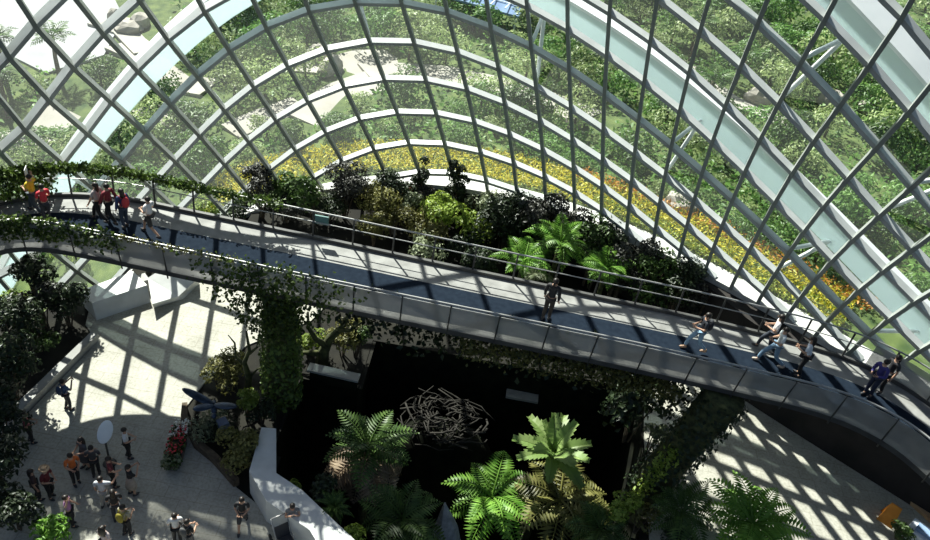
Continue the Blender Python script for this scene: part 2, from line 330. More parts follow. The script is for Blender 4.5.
U_GRID=[[4.81, 3.69, 2.56, 1.42, 0.27, -0.9, -2.08, -3.29, -4.51, -5.75, -7.01, -8.28, -9.57, -10.88, -12.21, -13.54, -14.89, -16.24, -17.59, -18.95, -20.3], [5.66, 4.56, 3.46, 2.35, 1.23, 0.09, -1.07, -2.24, -3.44, -4.65, -5.89, -7.15, -8.42, -9.72, -11.03, -12.35, -13.68, -15.02, -16.36, -17.7, -19.04], [6.5, 5.43, 4.36, 3.28, 2.18, 1.08, -0.05, -1.19, -2.36, -3.56, -4.77, -6.01, -7.27, -8.55, -9.85, -11.15, -12.47, -13.79, -15.12, -16.44, -17.76], [7.34, 6.3, 5.25, 4.2, 3.14, 2.06, 0.97, -0.15, -1.29, -2.46, -3.65, -4.87, -6.12, -7.38, -8.67, -9.96, -11.27, -12.57, -13.88, -15.18, -16.48], [8.17, 7.15, 6.14, 5.12, 4.09, 3.05, 1.99, 0.9, -0.21, -1.36, -2.53, -3.74, -4.97, -6.22, -7.49, -8.77, -10.06, -11.34, -12.63, -13.9, -15.18], [8.99, 8.0, 7.02, 6.03, 5.03, 4.03, 3.0, 1.94, 0.86, -0.26, -1.41, -2.6, -3.82, -5.06, -6.32, -7.59, -8.85, -10.11, -11.36, -12.61, -13.85], [9.8, 8.84, 7.89, 6.93, 5.97, 4.99, 4.0, 2.99, 1.93, 0.84, -0.29, -1.47, -2.68, -3.91, -5.16, -6.41, -7.65, -8.87, -10.08, -11.29, -12.48], [10.61, 9.68, 8.75, 7.82, 6.89, 5.95, 5.0, 4.02, 3.0, 1.94, 0.82, -0.34, -1.55, -2.78, -4.01, -5.23, -6.44, -7.61, -8.78, -9.93, -11.07], [11.44, 10.52, 9.61, 8.71, 7.8, 6.89, 5.97, 5.03, 4.05, 3.02, 1.93, 0.77, -0.44, -1.67, -2.88, -4.06, -5.21, -6.33, -7.43, -8.52, -9.6], [12.27, 11.37, 10.48, 9.59, 8.7, 7.82, 6.93, 6.02, 5.08, 4.09, 3.02, 1.85, 0.62, -0.59, -1.76, -2.88, -3.96, -5.01, -6.04, -7.05, -8.07], [13.13, 12.23, 11.34, 10.46, 9.59, 8.73, 7.86, 6.98, 6.07, 5.1, 4.05, 2.86, 1.63, 0.46, -0.64, -1.67, -2.67, -3.63, -4.58, -5.52, -6.46], [14.02, 13.12, 12.23, 11.35, 10.48, 9.62, 8.77, 7.91, 7.0, 6.03, 4.95, 3.77, 2.58, 1.5, 0.52, -0.41, -1.31, -2.19, -3.06, -3.92, -4.78], [14.95, 14.04, 13.14, 12.25, 11.37, 10.51, 9.67, 8.81, 7.89, 6.88, 5.8, 4.65, 3.54, 2.61, 1.75, 0.93, 0.13, -0.67, -1.45, -2.24, -3.02], [15.93, 15.01, 14.1, 13.19, 12.3, 11.42, 10.56, 9.69, 8.77, 7.77, 6.71, 5.66, 4.7, 3.87, 3.1, 2.37, 1.66, 0.95, 0.24, -0.47, -1.18], [16.96, 16.04, 15.12, 14.2, 13.28, 12.38, 11.51, 10.63, 9.7, 8.73, 7.74, 6.83, 6.01, 5.27, 4.59, 3.94, 3.29, 2.66, 2.02, 1.37, 0.73], [18.03, 17.13, 16.22, 15.29, 14.37, 13.45, 12.57, 11.7, 10.78, 9.84, 8.94, 8.17, 7.47, 6.82, 6.21, 5.62, 5.04, 4.46, 3.88, 3.3, 2.72], [19.15, 18.28, 17.4, 16.5, 15.6, 14.71, 13.85, 12.97, 12.07, 11.17, 10.39, 9.71, 9.09, 8.51, 7.95, 7.41, 6.88, 6.36, 5.84, 5.31, 4.78], [20.31, 19.5, 18.67, 17.83, 16.98, 16.15, 15.33, 14.48, 13.61, 12.77, 12.06, 11.43, 10.85, 10.32, 9.81, 9.31, 8.83, 8.35, 7.87, 7.39, 6.91], [21.49, 20.76, 20.03, 19.28, 18.53, 17.79, 17.04, 16.24, 15.41, 14.61, 13.92, 13.31, 12.75, 12.24, 11.76, 11.3, 10.85, 10.41, 9.98, 9.54, 9.11], [22.68, 22.06, 21.44, 20.81, 20.18, 19.55, 18.89, 18.16, 17.37, 16.58, 15.9, 15.3, 14.75, 14.26, 13.8, 13.36, 12.95, 12.54, 12.15, 11.76, 11.37], [23.87, 23.36, 22.85, 22.35, 21.86, 21.32, 20.74, 20.11, 19.39, 18.63, 17.96, 17.35, 16.81, 16.33, 15.89, 15.48, 15.1, 14.73, 14.38, 14.02, 13.67], [25.06, 24.65, 24.23, 23.83, 23.42, 22.98, 22.5, 21.97, 21.36, 20.67, 20.01, 19.42, 18.9, 18.44, 18.03, 17.65, 17.3, 16.96, 16.64, 16.33, 16.02], [26.23, 25.89, 25.56, 25.23, 24.89, 24.52, 24.14, 23.71, 23.19, 22.58, 22.0, 21.46, 20.98, 20.55, 20.17, 19.83, 19.52, 19.22, 18.94, 18.67, 18.39], [27.36, 27.09, 26.83, 26.56, 26.3, 26.0, 25.67, 25.3, 24.87, 24.38, 23.89, 23.43, 23.02, 22.65, 22.31, 22.02, 21.75, 21.5, 21.25, 21.02, 20.79], [28.45, 28.24, 28.02, 27.81, 27.59, 27.34, 27.06, 26.76, 26.42, 26.05, 25.69, 25.33, 25.0, 24.69, 24.43, 24.19, 23.97, 23.76, 23.57, 23.37, 23.18], [29.49, 29.32, 29.15, 28.98, 28.8, 28.59, 28.37, 28.14, 27.9, 27.65, 27.39, 27.13, 26.89, 26.68, 26.49, 26.32, 26.16, 26.01, 25.86, 25.71, 25.56], [30.49, 30.36, 30.23, 30.09, 29.95, 29.8, 29.64, 29.46, 29.29, 29.14, 28.98, 28.83, 28.7, 28.59, 28.49, 28.41, 28.32, 28.23, 28.12, 28.02, 27.91], [31.44, 31.35, 31.25, 31.15, 31.05, 30.94, 30.83, 30.72, 30.62, 30.53, 30.46, 30.42, 30.41, 30.41, 30.42, 30.44, 30.42, 30.38, 30.33, 30.27, 30.21], [32.36, 32.3, 32.23, 32.17, 32.1, 32.04, 31.98, 31.93, 31.9, 31.89, 31.89, 31.93, 32.02, 32.14, 32.28, 32.39, 32.45, 32.46, 32.46, 32.45, 32.45], [33.25, 33.22, 33.18, 33.15, 33.12, 33.09, 33.08, 33.09, 33.12, 33.16, 33.23, 33.34, 33.52, 33.77, 34.03, 34.26, 34.36, 34.44, 34.5, 34.56, 34.62], [34.12, 34.12, 34.12, 34.12, 34.12, 34.13, 34.15, 34.19, 34.27, 34.36, 34.5, 34.7, 34.97, 35.31, 35.65, 35.93, 36.14, 36.3, 36.43, 36.57, 36.7], [34.97, 35.01, 35.04, 35.07, 35.11, 35.15, 35.2, 35.27, 35.38, 35.53, 35.73, 36.0, 36.35, 36.75, 37.15, 37.5, 37.8, 38.05, 38.28, 38.49, 38.7], [35.82, 35.89, 35.96, 36.03, 36.1, 36.18, 36.27, 36.37, 36.51, 36.7, 36.94, 37.28, 37.68, 38.14, 38.58, 39.0, 39.38, 39.72, 40.03, 40.33, 40.62], [36.66, 36.77, 36.88, 36.99, 37.1, 37.22, 37.35, 37.5, 37.68, 37.91, 38.2, 38.57, 39.02, 39.51, 40.0, 40.46, 40.91, 41.32, 41.71, 42.09, 42.46], [37.51, 37.66, 37.81, 37.96, 38.12, 38.28, 38.46, 38.66, 38.89, 39.17, 39.5, 39.91, 40.38, 40.89, 41.4, 41.91, 42.4, 42.88, 43.33, 43.78, 44.21], [38.36, 38.56, 38.75, 38.95, 39.15, 39.36, 39.58, 39.84, 40.12, 40.45, 40.83, 41.27, 41.75, 42.27, 42.81, 43.35, 43.88, 44.4, 44.91, 45.41, 45.91], [39.23, 39.47, 39.7, 39.95, 40.19, 40.45, 40.73, 41.03, 41.37, 41.74, 42.16, 42.62, 43.13, 43.66, 44.22, 44.78, 45.34, 45.9, 46.45, 47.0, 47.54], [40.11, 40.39, 40.67, 40.96, 41.25, 41.56, 41.89, 42.24, 42.62, 43.04, 43.49, 43.98, 44.51, 45.06, 45.63, 46.21, 46.8, 47.39, 47.97, 48.56, 49.14], [41.01, 41.33, 41.66, 41.99, 42.33, 42.68, 43.05, 43.45, 43.88, 44.33, 44.82, 45.34, 45.88, 46.45, 47.04, 47.64, 48.25, 48.86, 49.48, 50.09, 50.7], [41.92, 42.29, 42.65, 43.02, 43.41, 43.81, 44.22, 44.66, 45.13, 45.62, 46.14, 46.69, 47.26, 47.85, 48.45, 49.07, 49.7, 50.33, 50.97, 51.6, 52.23], [42.85, 43.25, 43.66, 44.07, 44.5, 44.94, 45.4, 45.88, 46.38, 46.91, 47.46, 48.04, 48.63, 49.24, 49.87, 50.5, 51.15, 51.8, 52.45, 53.1, 53.75], [43.79, 44.23, 44.67, 45.12, 45.59, 46.07, 46.57, 47.09, 47.64, 48.2, 48.78, 49.38, 50.0, 50.63, 51.28, 51.93, 52.59, 53.26, 53.93, 54.6, 55.26], [44.74, 45.21, 45.68, 46.17, 46.68, 47.2, 47.75, 48.31, 48.89, 49.49, 50.1, 50.73, 51.37, 52.02, 52.69, 53.36, 54.04, 54.72, 55.41, 56.09, 56.77]]
S_GRID=[[-21.77, -19.4, -17.02, -14.63, -12.23, -9.81, -7.38, -4.94, -2.48, 0.0, 2.49, 5.0, 7.52, 10.05, 12.59, 15.15, 17.71, 20.28, 22.85, 25.42, 27.98], [-20.93, -18.58, -16.23, -13.88, -11.51, -9.13, -6.73, -4.32, -1.89, 0.56, 3.03, 5.52, 8.02, 10.54, 13.07, 15.61, 18.16, 20.71, 23.27, 25.83, 28.39], [-20.07, -17.76, -15.44, -13.12, -10.79, -8.44, -6.08, -3.7, -1.3, 1.13, 3.57, 6.04, 8.52, 11.02, 13.54, 16.07, 18.61, 21.15, 23.69, 26.24, 28.79], [-19.21, -16.93, -14.65, -12.36, -10.07, -7.76, -5.43, -3.08, -0.71, 1.69, 4.11, 6.55, 9.02, 11.51, 14.01, 16.53, 19.06, 21.58, 24.12, 26.65, 29.17], [-18.33, -16.09, -13.85, -11.6, -9.34, -7.07, -4.78, -2.46, -0.12, 2.24, 4.64, 7.07, 9.52, 11.99, 14.49, 16.99, 19.5, 22.02, 24.53, 27.04, 29.55], [-17.43, -15.23, -13.03, -10.83, -8.61, -6.38, -4.13, -1.85, 0.46, 2.8, 5.17, 7.58, 10.02, 12.48, 14.97, 17.46, 19.95, 22.45, 24.93, 27.42, 29.9], [-16.52, -14.36, -12.21, -10.04, -7.87, -5.68, -3.47, -1.23, 1.04, 3.35, 5.7, 8.09, 10.52, 12.98, 15.45, 17.93, 20.4, 22.87, 25.32, 27.77, 30.22], [-15.58, -13.48, -11.37, -9.25, -7.13, -4.98, -2.81, -0.61, 1.62, 3.9, 6.23, 8.61, 11.03, 13.48, 15.94, 18.4, 20.84, 23.27, 25.69, 28.09, 30.49], [-14.64, -12.58, -10.52, -8.45, -6.37, -4.27, -2.15, 0.01, 2.21, 4.46, 6.77, 9.14, 11.56, 14.0, 16.45, 18.87, 21.28, 23.66, 26.02, 28.37, 30.72], [-13.68, -11.67, -9.66, -7.64, -5.61, -3.55, -1.47, 0.65, 2.81, 5.04, 7.32, 9.69, 12.12, 14.55, 16.97, 19.34, 21.69, 24.01, 26.31, 28.6, 30.89], [-12.72, -10.75, -8.79, -6.82, -4.83, -2.83, -0.79, 1.29, 3.44, 5.64, 7.92, 10.28, 12.72, 15.13, 17.48, 19.79, 22.06, 24.31, 26.54, 28.77, 31.0], [-11.75, -9.83, -7.91, -5.99, -4.05, -2.1, -0.1, 1.95, 4.08, 6.29, 8.61, 11.01, 13.4, 15.71, 17.97, 20.19, 22.38, 24.55, 26.71, 28.87, 31.03], [-10.81, -8.92, -7.04, -5.16, -3.27, -1.35, 0.6, 2.61, 4.73, 6.98, 9.33, 11.71, 14.05, 16.24, 18.39, 20.51, 22.62, 24.72, 26.81, 28.9, 30.99], [-9.89, -8.04, -6.19, -4.34, -2.49, -0.61, 1.31, 3.3, 5.41, 7.65, 9.97, 12.29, 14.52, 16.64, 18.71, 20.75, 22.78, 24.8, 26.82, 28.85, 30.87], [-9.02, -7.18, -5.36, -3.53, -1.72, 0.11, 2.0, 3.98, 6.08, 8.27, 10.51, 12.72, 14.85, 16.9, 18.9, 20.87, 22.83, 24.79, 26.75, 28.71, 30.67], [-8.21, -6.39, -4.57, -2.77, -0.97, 0.82, 2.67, 4.61, 6.68, 8.81, 10.96, 13.04, 15.06, 17.03, 18.97, 20.88, 22.78, 24.68, 26.58, 28.49, 30.4], [-7.48, -5.68, -3.87, -2.07, -0.28, 1.49, 3.28, 5.16, 7.16, 9.24, 11.26, 13.22, 15.15, 17.04, 18.91, 20.77, 22.62, 24.47, 26.32, 28.18, 30.04], [-6.84, -5.07, -3.29, -1.5, 0.28, 2.0, 3.74, 5.57, 7.51, 9.49, 11.39, 13.25, 15.09, 16.92, 18.73, 20.54, 22.35, 24.16, 25.97, 27.79, 29.61], [-6.3, -4.58, -2.85, -1.11, 0.62, 2.28, 3.96, 5.75, 7.63, 9.51, 11.33, 13.12, 14.9, 16.67, 18.44, 20.21, 21.98, 23.76, 25.54, 27.32, 29.1], [-5.86, -4.22, -2.58, -0.93, 0.72, 2.31, 3.94, 5.66, 7.49, 9.32, 11.09, 12.83, 14.57, 16.3, 18.03, 19.77, 21.51, 23.26, 25.01, 26.77, 28.52], [-5.53, -3.98, -2.44, -0.91, 0.6, 2.12, 3.69, 5.33, 7.09, 8.91, 10.66, 12.38, 14.1, 15.81, 17.52, 19.24, 20.96, 22.68, 24.41, 26.14, 27.87], [-5.31, -3.86, -2.42, -1.0, 0.4, 1.83, 3.3, 4.83, 6.51, 8.31, 10.08, 11.81, 13.52, 15.22, 16.92, 18.62, 20.32, 22.03, 23.74, 25.45, 27.16], [-5.19, -3.83, -2.47, -1.14, 0.19, 1.51, 2.85, 4.27, 5.86, 7.65, 9.4, 11.13, 12.84, 14.54, 16.23, 17.92, 19.61, 21.3, 23.0, 24.69, 26.39], [-5.18, -3.89, -2.6, -1.33, -0.07, 1.14, 2.38, 3.7, 5.22, 6.94, 8.66, 10.38, 12.09, 13.79, 15.47, 17.16, 18.84, 20.52, 22.2, 23.88, 25.56], [-5.25, -4.03, -2.81, -1.59, -0.39, 0.73, 1.91, 3.17, 4.6, 6.21, 7.89, 9.6, 11.3, 12.98, 14.66, 16.34, 18.01, 19.68, 21.35, 23.02, 24.68], [-5.4, -4.24, -3.08, -1.94, -0.81, 0.28, 1.44, 2.67, 4.01, 5.51, 7.14, 8.82, 10.48, 12.15, 13.82, 15.49, 17.15, 18.81, 20.46, 22.11, 23.75], [-5.62, -4.51, -3.4, -2.31, -1.24, -0.17, 0.95, 2.17, 3.48, 4.87, 6.42, 8.04, 9.64, 11.29, 12.95, 14.61, 16.26, 17.9, 19.53, 21.16, 22.79], [-5.89, -4.82, -3.75, -2.69, -1.63, -0.57, 0.54, 1.72, 2.97, 4.27, 5.71, 7.26, 8.82, 10.44, 12.08, 13.72, 15.35, 16.97, 18.58, 20.18, 21.79], [-6.21, -5.15, -4.1, -3.05, -2.0, -0.94, 0.16, 1.29, 2.49, 3.72, 5.04, 6.51, 8.02, 9.59, 11.2, 12.82, 14.43, 16.02, 17.6, 19.18, 20.76], [-6.56, -5.51, -4.47, -3.42, -2.36, -1.29, -0.2, 0.91, 2.04, 3.19, 4.42, 5.81, 7.26, 8.76, 10.32, 11.93, 13.49, 15.05, 16.61, 18.16, 19.71], [-6.93, -5.89, -4.84, -3.79, -2.72, -1.64, -0.54, 0.56, 1.62, 2.7, 3.86, 5.14, 6.5, 7.95, 9.45, 11.0, 12.55, 14.08, 15.6, 17.12, 18.64], [-7.32, -6.28, -5.23, -4.17, -3.11, -2.03, -0.94, 0.13, 1.16, 2.18, 3.3, 4.51, 5.79, 7.18, 8.63, 10.12, 11.62, 13.11, 14.6, 16.09, 17.57], [-7.72, -6.68, -5.63, -4.58, -3.52, -2.45, -1.39, -0.33, 0.7, 1.7, 2.76, 3.92, 5.14, 6.46, 7.85, 9.27, 10.72, 12.17, 13.61, 15.06, 16.5], [-8.13, -7.09, -6.05, -5.01, -3.96, -2.91, -1.87, -0.83, 0.19, 1.21, 2.26, 3.38, 4.55, 5.8, 7.11, 8.47, 9.85, 11.24, 12.64, 14.04, 15.44], [-8.55, -7.52, -6.49, -5.46, -4.42, -3.39, -2.37, -1.35, -0.33, 0.69, 1.74, 2.83, 3.97, 5.16, 6.41, 7.7, 9.01, 10.35, 11.7, 13.05, 14.4], [-8.98, -7.96, -6.94, -5.92, -4.9, -3.89, -2.88, -1.87, -0.86, 0.16, 1.2, 2.27, 3.38, 4.53, 5.72, 6.95, 8.21, 9.49, 10.78, 12.07, 13.37], [-9.42, -8.41, -7.41, -6.4, -5.4, -4.4, -3.4, -2.4, -1.39, -0.38, 0.65, 1.7, 2.78, 3.89, 5.04, 6.22, 7.42, 8.64, 9.88, 11.12, 12.37], [-9.87, -8.88, -7.88, -6.89, -5.9, -4.91, -3.92, -2.93, -1.94, -0.93, 0.08, 1.12, 2.18, 3.26, 4.36, 5.49, 6.65, 7.82, 9.0, 10.2, 11.39], [-10.33, -9.35, -8.37, -7.39, -6.41, -5.43, -4.45, -3.47, -2.49, -1.49, -0.49, 0.53, 1.56, 2.61, 3.68, 4.77, 5.88, 7.01, 8.15, 9.29, 10.44], [-10.8, -9.83, -8.86, -7.89, -6.92, -5.95, -4.98, -4.01, -3.04, -2.06, -1.07, -0.07, 0.94, 1.96, 3.0, 4.06, 5.13, 6.21, 7.31, 8.41, 9.51], [-11.27, -10.31, -9.35, -8.39, -7.43, -6.47, -5.51, -4.56, -3.59, -2.63, -1.66, -0.68, 0.31, 1.31, 2.32, 3.34, 4.37, 5.42, 6.47, 7.54, 8.61], [-11.75, -10.79, -9.84, -8.89, -7.94, -6.99, -6.05, -5.1, -4.15, -3.2, -2.25, -1.29, -0.32, 0.65, 1.63, 2.62, 3.62, 4.63, 5.65, 6.68, 7.71], [-12.23, -11.28, -10.34, -9.4, -8.46, -7.52, -6.58, -5.65, -4.71, -3.77, -2.84, -1.9, -0.96, -0.01, 0.94, 1.9, 2.87, 3.84, 4.83, 5.82, 6.82]]
BASE=[[-33.44, 19.4, -3.0], [-32.45, 19.49, -3.0], [-31.45, 19.59, -3.0], [-30.46, 19.68, -3.0], [-29.46, 19.78, -3.0], [-28.47, 19.87, -3.0], [-27.47, 19.97, -3.0], [-26.48, 20.06, -3.0], [-25.48, 20.16, -3.0], [-24.48, 20.25, -3.0], [-23.49, 20.35, -3.0], [-22.49, 20.44, -3.0], [-21.5, 20.54, -3.0], [-20.5, 20.63, -3.0], [-19.51, 20.73, -3.0], [-18.51, 20.82, -3.0], [-17.52, 20.92, -3.0], [-16.7, 21.02, -3.0], [-16.03, 21.31, -2.97], [-15.34, 21.77, -2.7], [-14.64, 22.37, -2.33], [-13.91, 23.06, -1.91], [-13.17, 23.82, -1.48], [-12.4, 24.61, -1.07], [-11.63, 25.4, -0.7], [-10.83, 26.19, -0.38], [-10.03, 26.94, -0.11], [-9.21, 27.63, 0.11], [-8.38, 28.27, 0.3], [-7.53, 28.82, 0.45], [-6.68, 29.3, 0.58], [-5.82, 29.68, 0.7], [-4.96, 29.97, 0.81], [-4.08, 30.17, 0.93], [-3.21, 30.27, 1.05], [-2.33, 30.28, 1.18], [-1.45, 30.2, 1.32], [-0.57, 30.04, 1.47], [0.31, 29.79, 1.64], [1.19, 29.48, 1.81], [2.06, 29.1, 1.99], [2.93, 28.66, 2.17], [3.8, 28.17, 2.34], [4.66, 27.64, 2.51], [5.51, 27.08, 2.66], [6.36, 26.49, 2.8], [7.2, 25.89, 2.91], [8.03, 25.28, 3.01], [8.85, 24.66, 3.08], [9.67, 24.05, 3.14], [10.48, 23.45, 3.18], [11.28, 22.86, 3.2], [12.08, 22.28, 3.2], [12.87, 21.72, 3.2], [13.66, 21.17, 3.2], [14.45, 20.62, 3.2], [15.23, 20.08, 3.2], [16.03, 19.53, 3.2], [16.85, 18.95, 3.2], [17.67, 18.38, 3.2], [18.49, 17.81, 3.2], [19.31, 17.24, 3.2], [20.13, 16.67, 3.2], [20.95, 16.1, 3.2], [21.77, 15.52, 3.2], [22.59, 14.95, 3.2], [23.41, 14.38, 3.2], [24.24, 13.81, 3.2], [25.06, 13.24, 3.2], [25.88, 12.67, 3.2], [26.7, 12.1, 3.2], [27.52, 11.52, 3.2], [28.34, 10.95, 3.2], [29.16, 10.38, 3.2]]
ARCH=[-1.52628e-05, 0.00206721, -0.104672, 1.90062, 0.0203081]
# ------------------------------------------------------------------ glass shell (surface: base curve + leaning, curving profile)
I0, K0 = -9, -3
UG = np.array(U_GRID); SG = np.array(S_GRID); NI, NK = UG.shape
BASE = np.array(BASE); UB = np.arange(-16, 58, 1.0)
TH0, KAP = R_(9), R_(1.1); FOC = np.array([2., 4.])
def Bp(u): return np.array([np.interp(u, UB, BASE[:, j]) for j in range(3)])
def inward(u):
    n = FOC-Bp(u)[:2]; return n/np.linalg.norm(n)
def shell(u, s, off=0.0):
    b = Bp(u); n = inward(u); a = TH0+KAP*s
    r = (math.cos(TH0)-math.cos(a))/KAP; h = (math.sin(a)-math.sin(TH0))/KAP
    q = r-off*math.cos(a)
    return Vector((b[0]+n[0]*q, b[1]+n[1]*q, b[2]+h+off*math.sin(a)))
def outw(u, s): return (shell(u, s, 1)-shell(u, s, 0)).normalized()
def ground_out(u, off, dz=0.0):
    b = Bp(u); n = inward(u); return Vector((b[0]-n[0]*off, b[1]-n[1]*off, b[2]+dz-.012*max(off-4, 0)))
def bar(uv, w, d, off0=0.0):
    rings = []
    P = [shell(u, s, off0) for u, s in uv]
    for i, (u, s) in enumerate(uv):
        t = (P[min(i+1, len(P)-1)]-P[max(i-1, 0)]).normalized(); n = outw(u, s); b = t.cross(n).normalized(); n = b.cross(t).normalized()
        if n.dot(outw(u, s)) < 0: n = -n
        rings.append([P[i]+b*w/2, P[i]-b*w/2, P[i]-b*w/2-n*d, P[i]+b*w/2-n*d])
    mb = MB(); mb.sweep(rings); return mb
def clip_runs(uv, smin=0.0):
    """keep the part of a grid line above the base, cut exactly at the base"""
    runs = []; cur = []
    for (a, b) in zip(uv, uv[1:]):
        ia, ib = a[1] >= smin, b[1] >= smin
        if ia and not cur: cur = [a]
        if ia != ib:
            t = (smin-a[1])/(b[1]-a[1]); x = (a[0]+(b[0]-a[0])*t, smin)
            if ib: cur = [x, b]
            else: cur.append(x); runs.append(cur); cur = []
        elif ib: cur.append(b)
    if len(cur) > 1: runs.append(cur)
    return [r for r in runs if len(r) > 1]
win = struct(empty('window_1', shell(20, 0)))
def child_world(o, par):
    o.parent = par; o.matrix_parent_inverse = Matrix.Translation(-Vector(par.location)); return o
def inu(u): return -12.5 < u < 53
for i in range(NI):
    uv = [(UG[i, k], SG[i, k]) for k in range(NK)]
    for r in clip_runs(uv):
        r = [p for p in r if inu(p[0])]
        if len(r) > 1: child_world(build(bar(r, .125, .30), 'mullion', M['mull']), win)
for k in range(NK):
    uv = [(UG[i, k], SG[i, k]) for i in range(NI)]
    for r in clip_runs(uv):
        r = [p for p in r if inu(p[0])]
        if len(r) > 1: child_world(build(bar(r, .14, .28, .04), 'ring_bar', M['steel']), win)
gl = MB()
for i in range(NI-1):
    for k in range(NK-1):
        q = [(i, k), (i+1, k), (i+1, k+1), (i, k+1)]
        uv = [(UG[a], SG[a]) for a in q]
        if not all(inu(u) for u, s in uv): continue
        # clip polygon at the base
        out = []
        for a, b in zip(uv, uv[1:]+uv[:1]):
            if a[1] >= 0: out.append(a)
            if (a[1] >= 0) != (b[1] >= 0):
                t = -a[1]/(b[1]-a[1]); out.append((a[0]+(b[0]-a[0])*t, 0.0))
        if len(out) > 2: gl.add([shell(u, s, .06) for u, s in out], [tuple(range(len(out)))])
child_world(build(gl, 'glazing', M['glass']), win)
# sill along the base and the dark wall under it
US = [x*.5 for x in range(-24, 106)]
mb = MB(); rings = []
for u in US:
    b = Bp(u); n = inward(u)
    P = lambda q, z: Vector((b[0]+n[0]*q, b[1]+n[1]*q, z))
    w = .15+.55*min(max((u-12)/8, 0), 1)
    rings.append([P(.22, b[2]-.22), P(.22, b[2]), P(-w, b[2]), P(-w, b[2]-.22)])
mb.sweep(rings); struct(build(mb, 'trim_1', M['sill']))
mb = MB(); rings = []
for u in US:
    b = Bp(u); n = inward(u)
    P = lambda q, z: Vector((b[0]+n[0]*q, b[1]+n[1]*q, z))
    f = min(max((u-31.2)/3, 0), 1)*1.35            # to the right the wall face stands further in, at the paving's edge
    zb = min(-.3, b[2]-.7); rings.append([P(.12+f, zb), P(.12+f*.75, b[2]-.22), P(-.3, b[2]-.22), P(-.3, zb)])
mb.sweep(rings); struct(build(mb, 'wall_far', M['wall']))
# ------------------------------------------------------------------ outer steel arches with struts
def arch_s(u): return float(np.polyval(ARCH, u))
def arch(name, label, us, sf, w=.38, d=1.15, off=1.0):
    rings = []
    for u in us:
        s = sf(u); rings.append([shell(u, s, off), shell(u, s, off+w), shell(u, s-.12, off+w), shell(u, s-.12, off)])
    mb = MB(); mb.sweep(rings); o = build(mb, name, M['arch']); tag(o, label, 'arch')
    dd = lambda u: d+.45*min(max((16-u)/8, 0), 1)
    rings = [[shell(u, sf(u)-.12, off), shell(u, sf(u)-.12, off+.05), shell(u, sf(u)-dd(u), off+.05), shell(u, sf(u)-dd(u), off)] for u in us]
    mb = MB(); mb.sweep(rings); build(mb, 'skylit_face', M['skylit_face'], o); return o  # added panel as the arch's inner face, sky brightness in its tint
us = [x*.6 for x in range(1, 69)]
a1 = arch('steel_arch', 'long white box steel arch outside the glass, sweeping down to both sides', us, arch_s)
def arch2_s(u): return arch_s(u)+6.0 if u > 22 else arch_s(22)+6.0+.0*(u-22)
us2 = [23+x*.6 for x in range(0, 34)]
a2 = arch('steel_arch', 'white box steel arch outside the glass, in the upper right corner', us2, lambda u: 11.1-(u-32.8)*.53, .95, 1.15)
def strut(par, A, Bq, r=.075):
    mb = MB(); A, Bq = Vector(A), Vector(Bq); mb.tube([A, A.lerp(Bq, .15), A.lerp(Bq, .85), Bq], [r*.6, r, r, r*.6], 8)
    return build(mb, 'strut', M['arch'], par, True)
def node(i, k): return UG[i-I0, k-K0], SG[i-I0, k-K0]
for i in (1, 5, 9, 13, 17, 21, 24):
    u = node(i, 7)[0]+(.9 if i > 9 else .4)
    top = shell(u, arch_s(u)-.9, 1.05)
    for k in (6, 5):
        un, sn = node(i, k)
        if sn > .2: strut(a1, top, shell(un, sn, .08))
for i in (19, 22):
    u = node(i, 11)[0]+.8; top = shell(u, 11.1-(u-32.8)*.53-1.0, 1.05)
    for k in (10, 9):
        un, sn = node(i, k); strut(a2, top, shell(un, sn, .08))
# ------------------------------------------------------------------ garden outside
mb = MB(); OFFS = [.35, 1, 2, 4, 7, 11, 16, 22, 30, 40, 52, 66, 84]
UO = [-16+x*1.5 for x in range(0, 50)]
rg = random.Random(3)
for u in UO:
    for q in OFFS: mb.v.append(tuple(ground_out(u, q, -.12+(rg.uniform(-.08, .08) if q > 4 else 0))))
nq = len(OFFS)
for a in range(len(UO)-1):
    for j in range(nq-1): mb.f.append((a*nq+j, (a+1)*nq+j, (a+1)*nq+j+1, a*nq+j+1))
terr = struct(build(mb, 'terrain', M['grass'], None, True))
def outz(px, py):
    z = 1.0
    for _ in range(12):
        p = at(px, py, z); u, off = near_u(p); z = ground_out(u, off, -.1)[2]
    return at(px, py, z), u, off
def near_u(p):
    best = None
    for u in np.arange(-15, 57, .25):
        b = Bp(u); n = inward(u); d = (b[0]-p[0], b[1]-p[1]); off = d[0]*n[0]+d[1]*n[1]; lat = abs(d[0]*n[1]-d[1]*n[0])
        if off > -9 and (best is None or lat < best[0]): best = (lat, u, off)
    return best[1], best[2]
def ribbon(name, pts, w, mat, lift=.06):
    P = [outz(x, y)[0] for x, y in pts]
    D = []
    for a, b in zip(P, P[1:]):
        for t in (0, .25, .5, .75): D.append(a.lerp(b, t))
    D.append(P[-1]); rings = []
    for i, p in enumerate(D):
        t = (D[min(i+1, len(D)-1)]-D[max(i-1, 0)]); n = Vector((-t.y, t.x, 0)).normalized()*w/2
        rings.append([p+n+Vector((0, 0, lift)), p-n+Vector((0, 0, lift)), p-n-Vector((0, 0, .3)), p+n-Vector((0, 0, .3))])
    mb = MB(); mb.sweep(rings); o = struct(build(mb, name, mat)); return P
paths = [([(300, 120), (345, 92), (400, 72), (445, 75), (490, 84), (545, 100), (590, 118)], 2.2),
         ([(300, 62), (345, 66), (375, 58), (392, 76)], 2.6), ([(120, 44), (160, 62), (185, 84), (210, 88)], 2.0), ([(-20, 150), (30, 138), (70, 112)], 2.4), ([(100, 20), (128, 30), (150, 52)], 1.8), ([(230, 132), (262, 118), (300, 104)], 1.5), ([(640, 40), (690, 70), (730, 100), (800, 130)], 1.3)]
PP = []
for p, w in paths: PP += ribbon('path', p, w, M['path'])
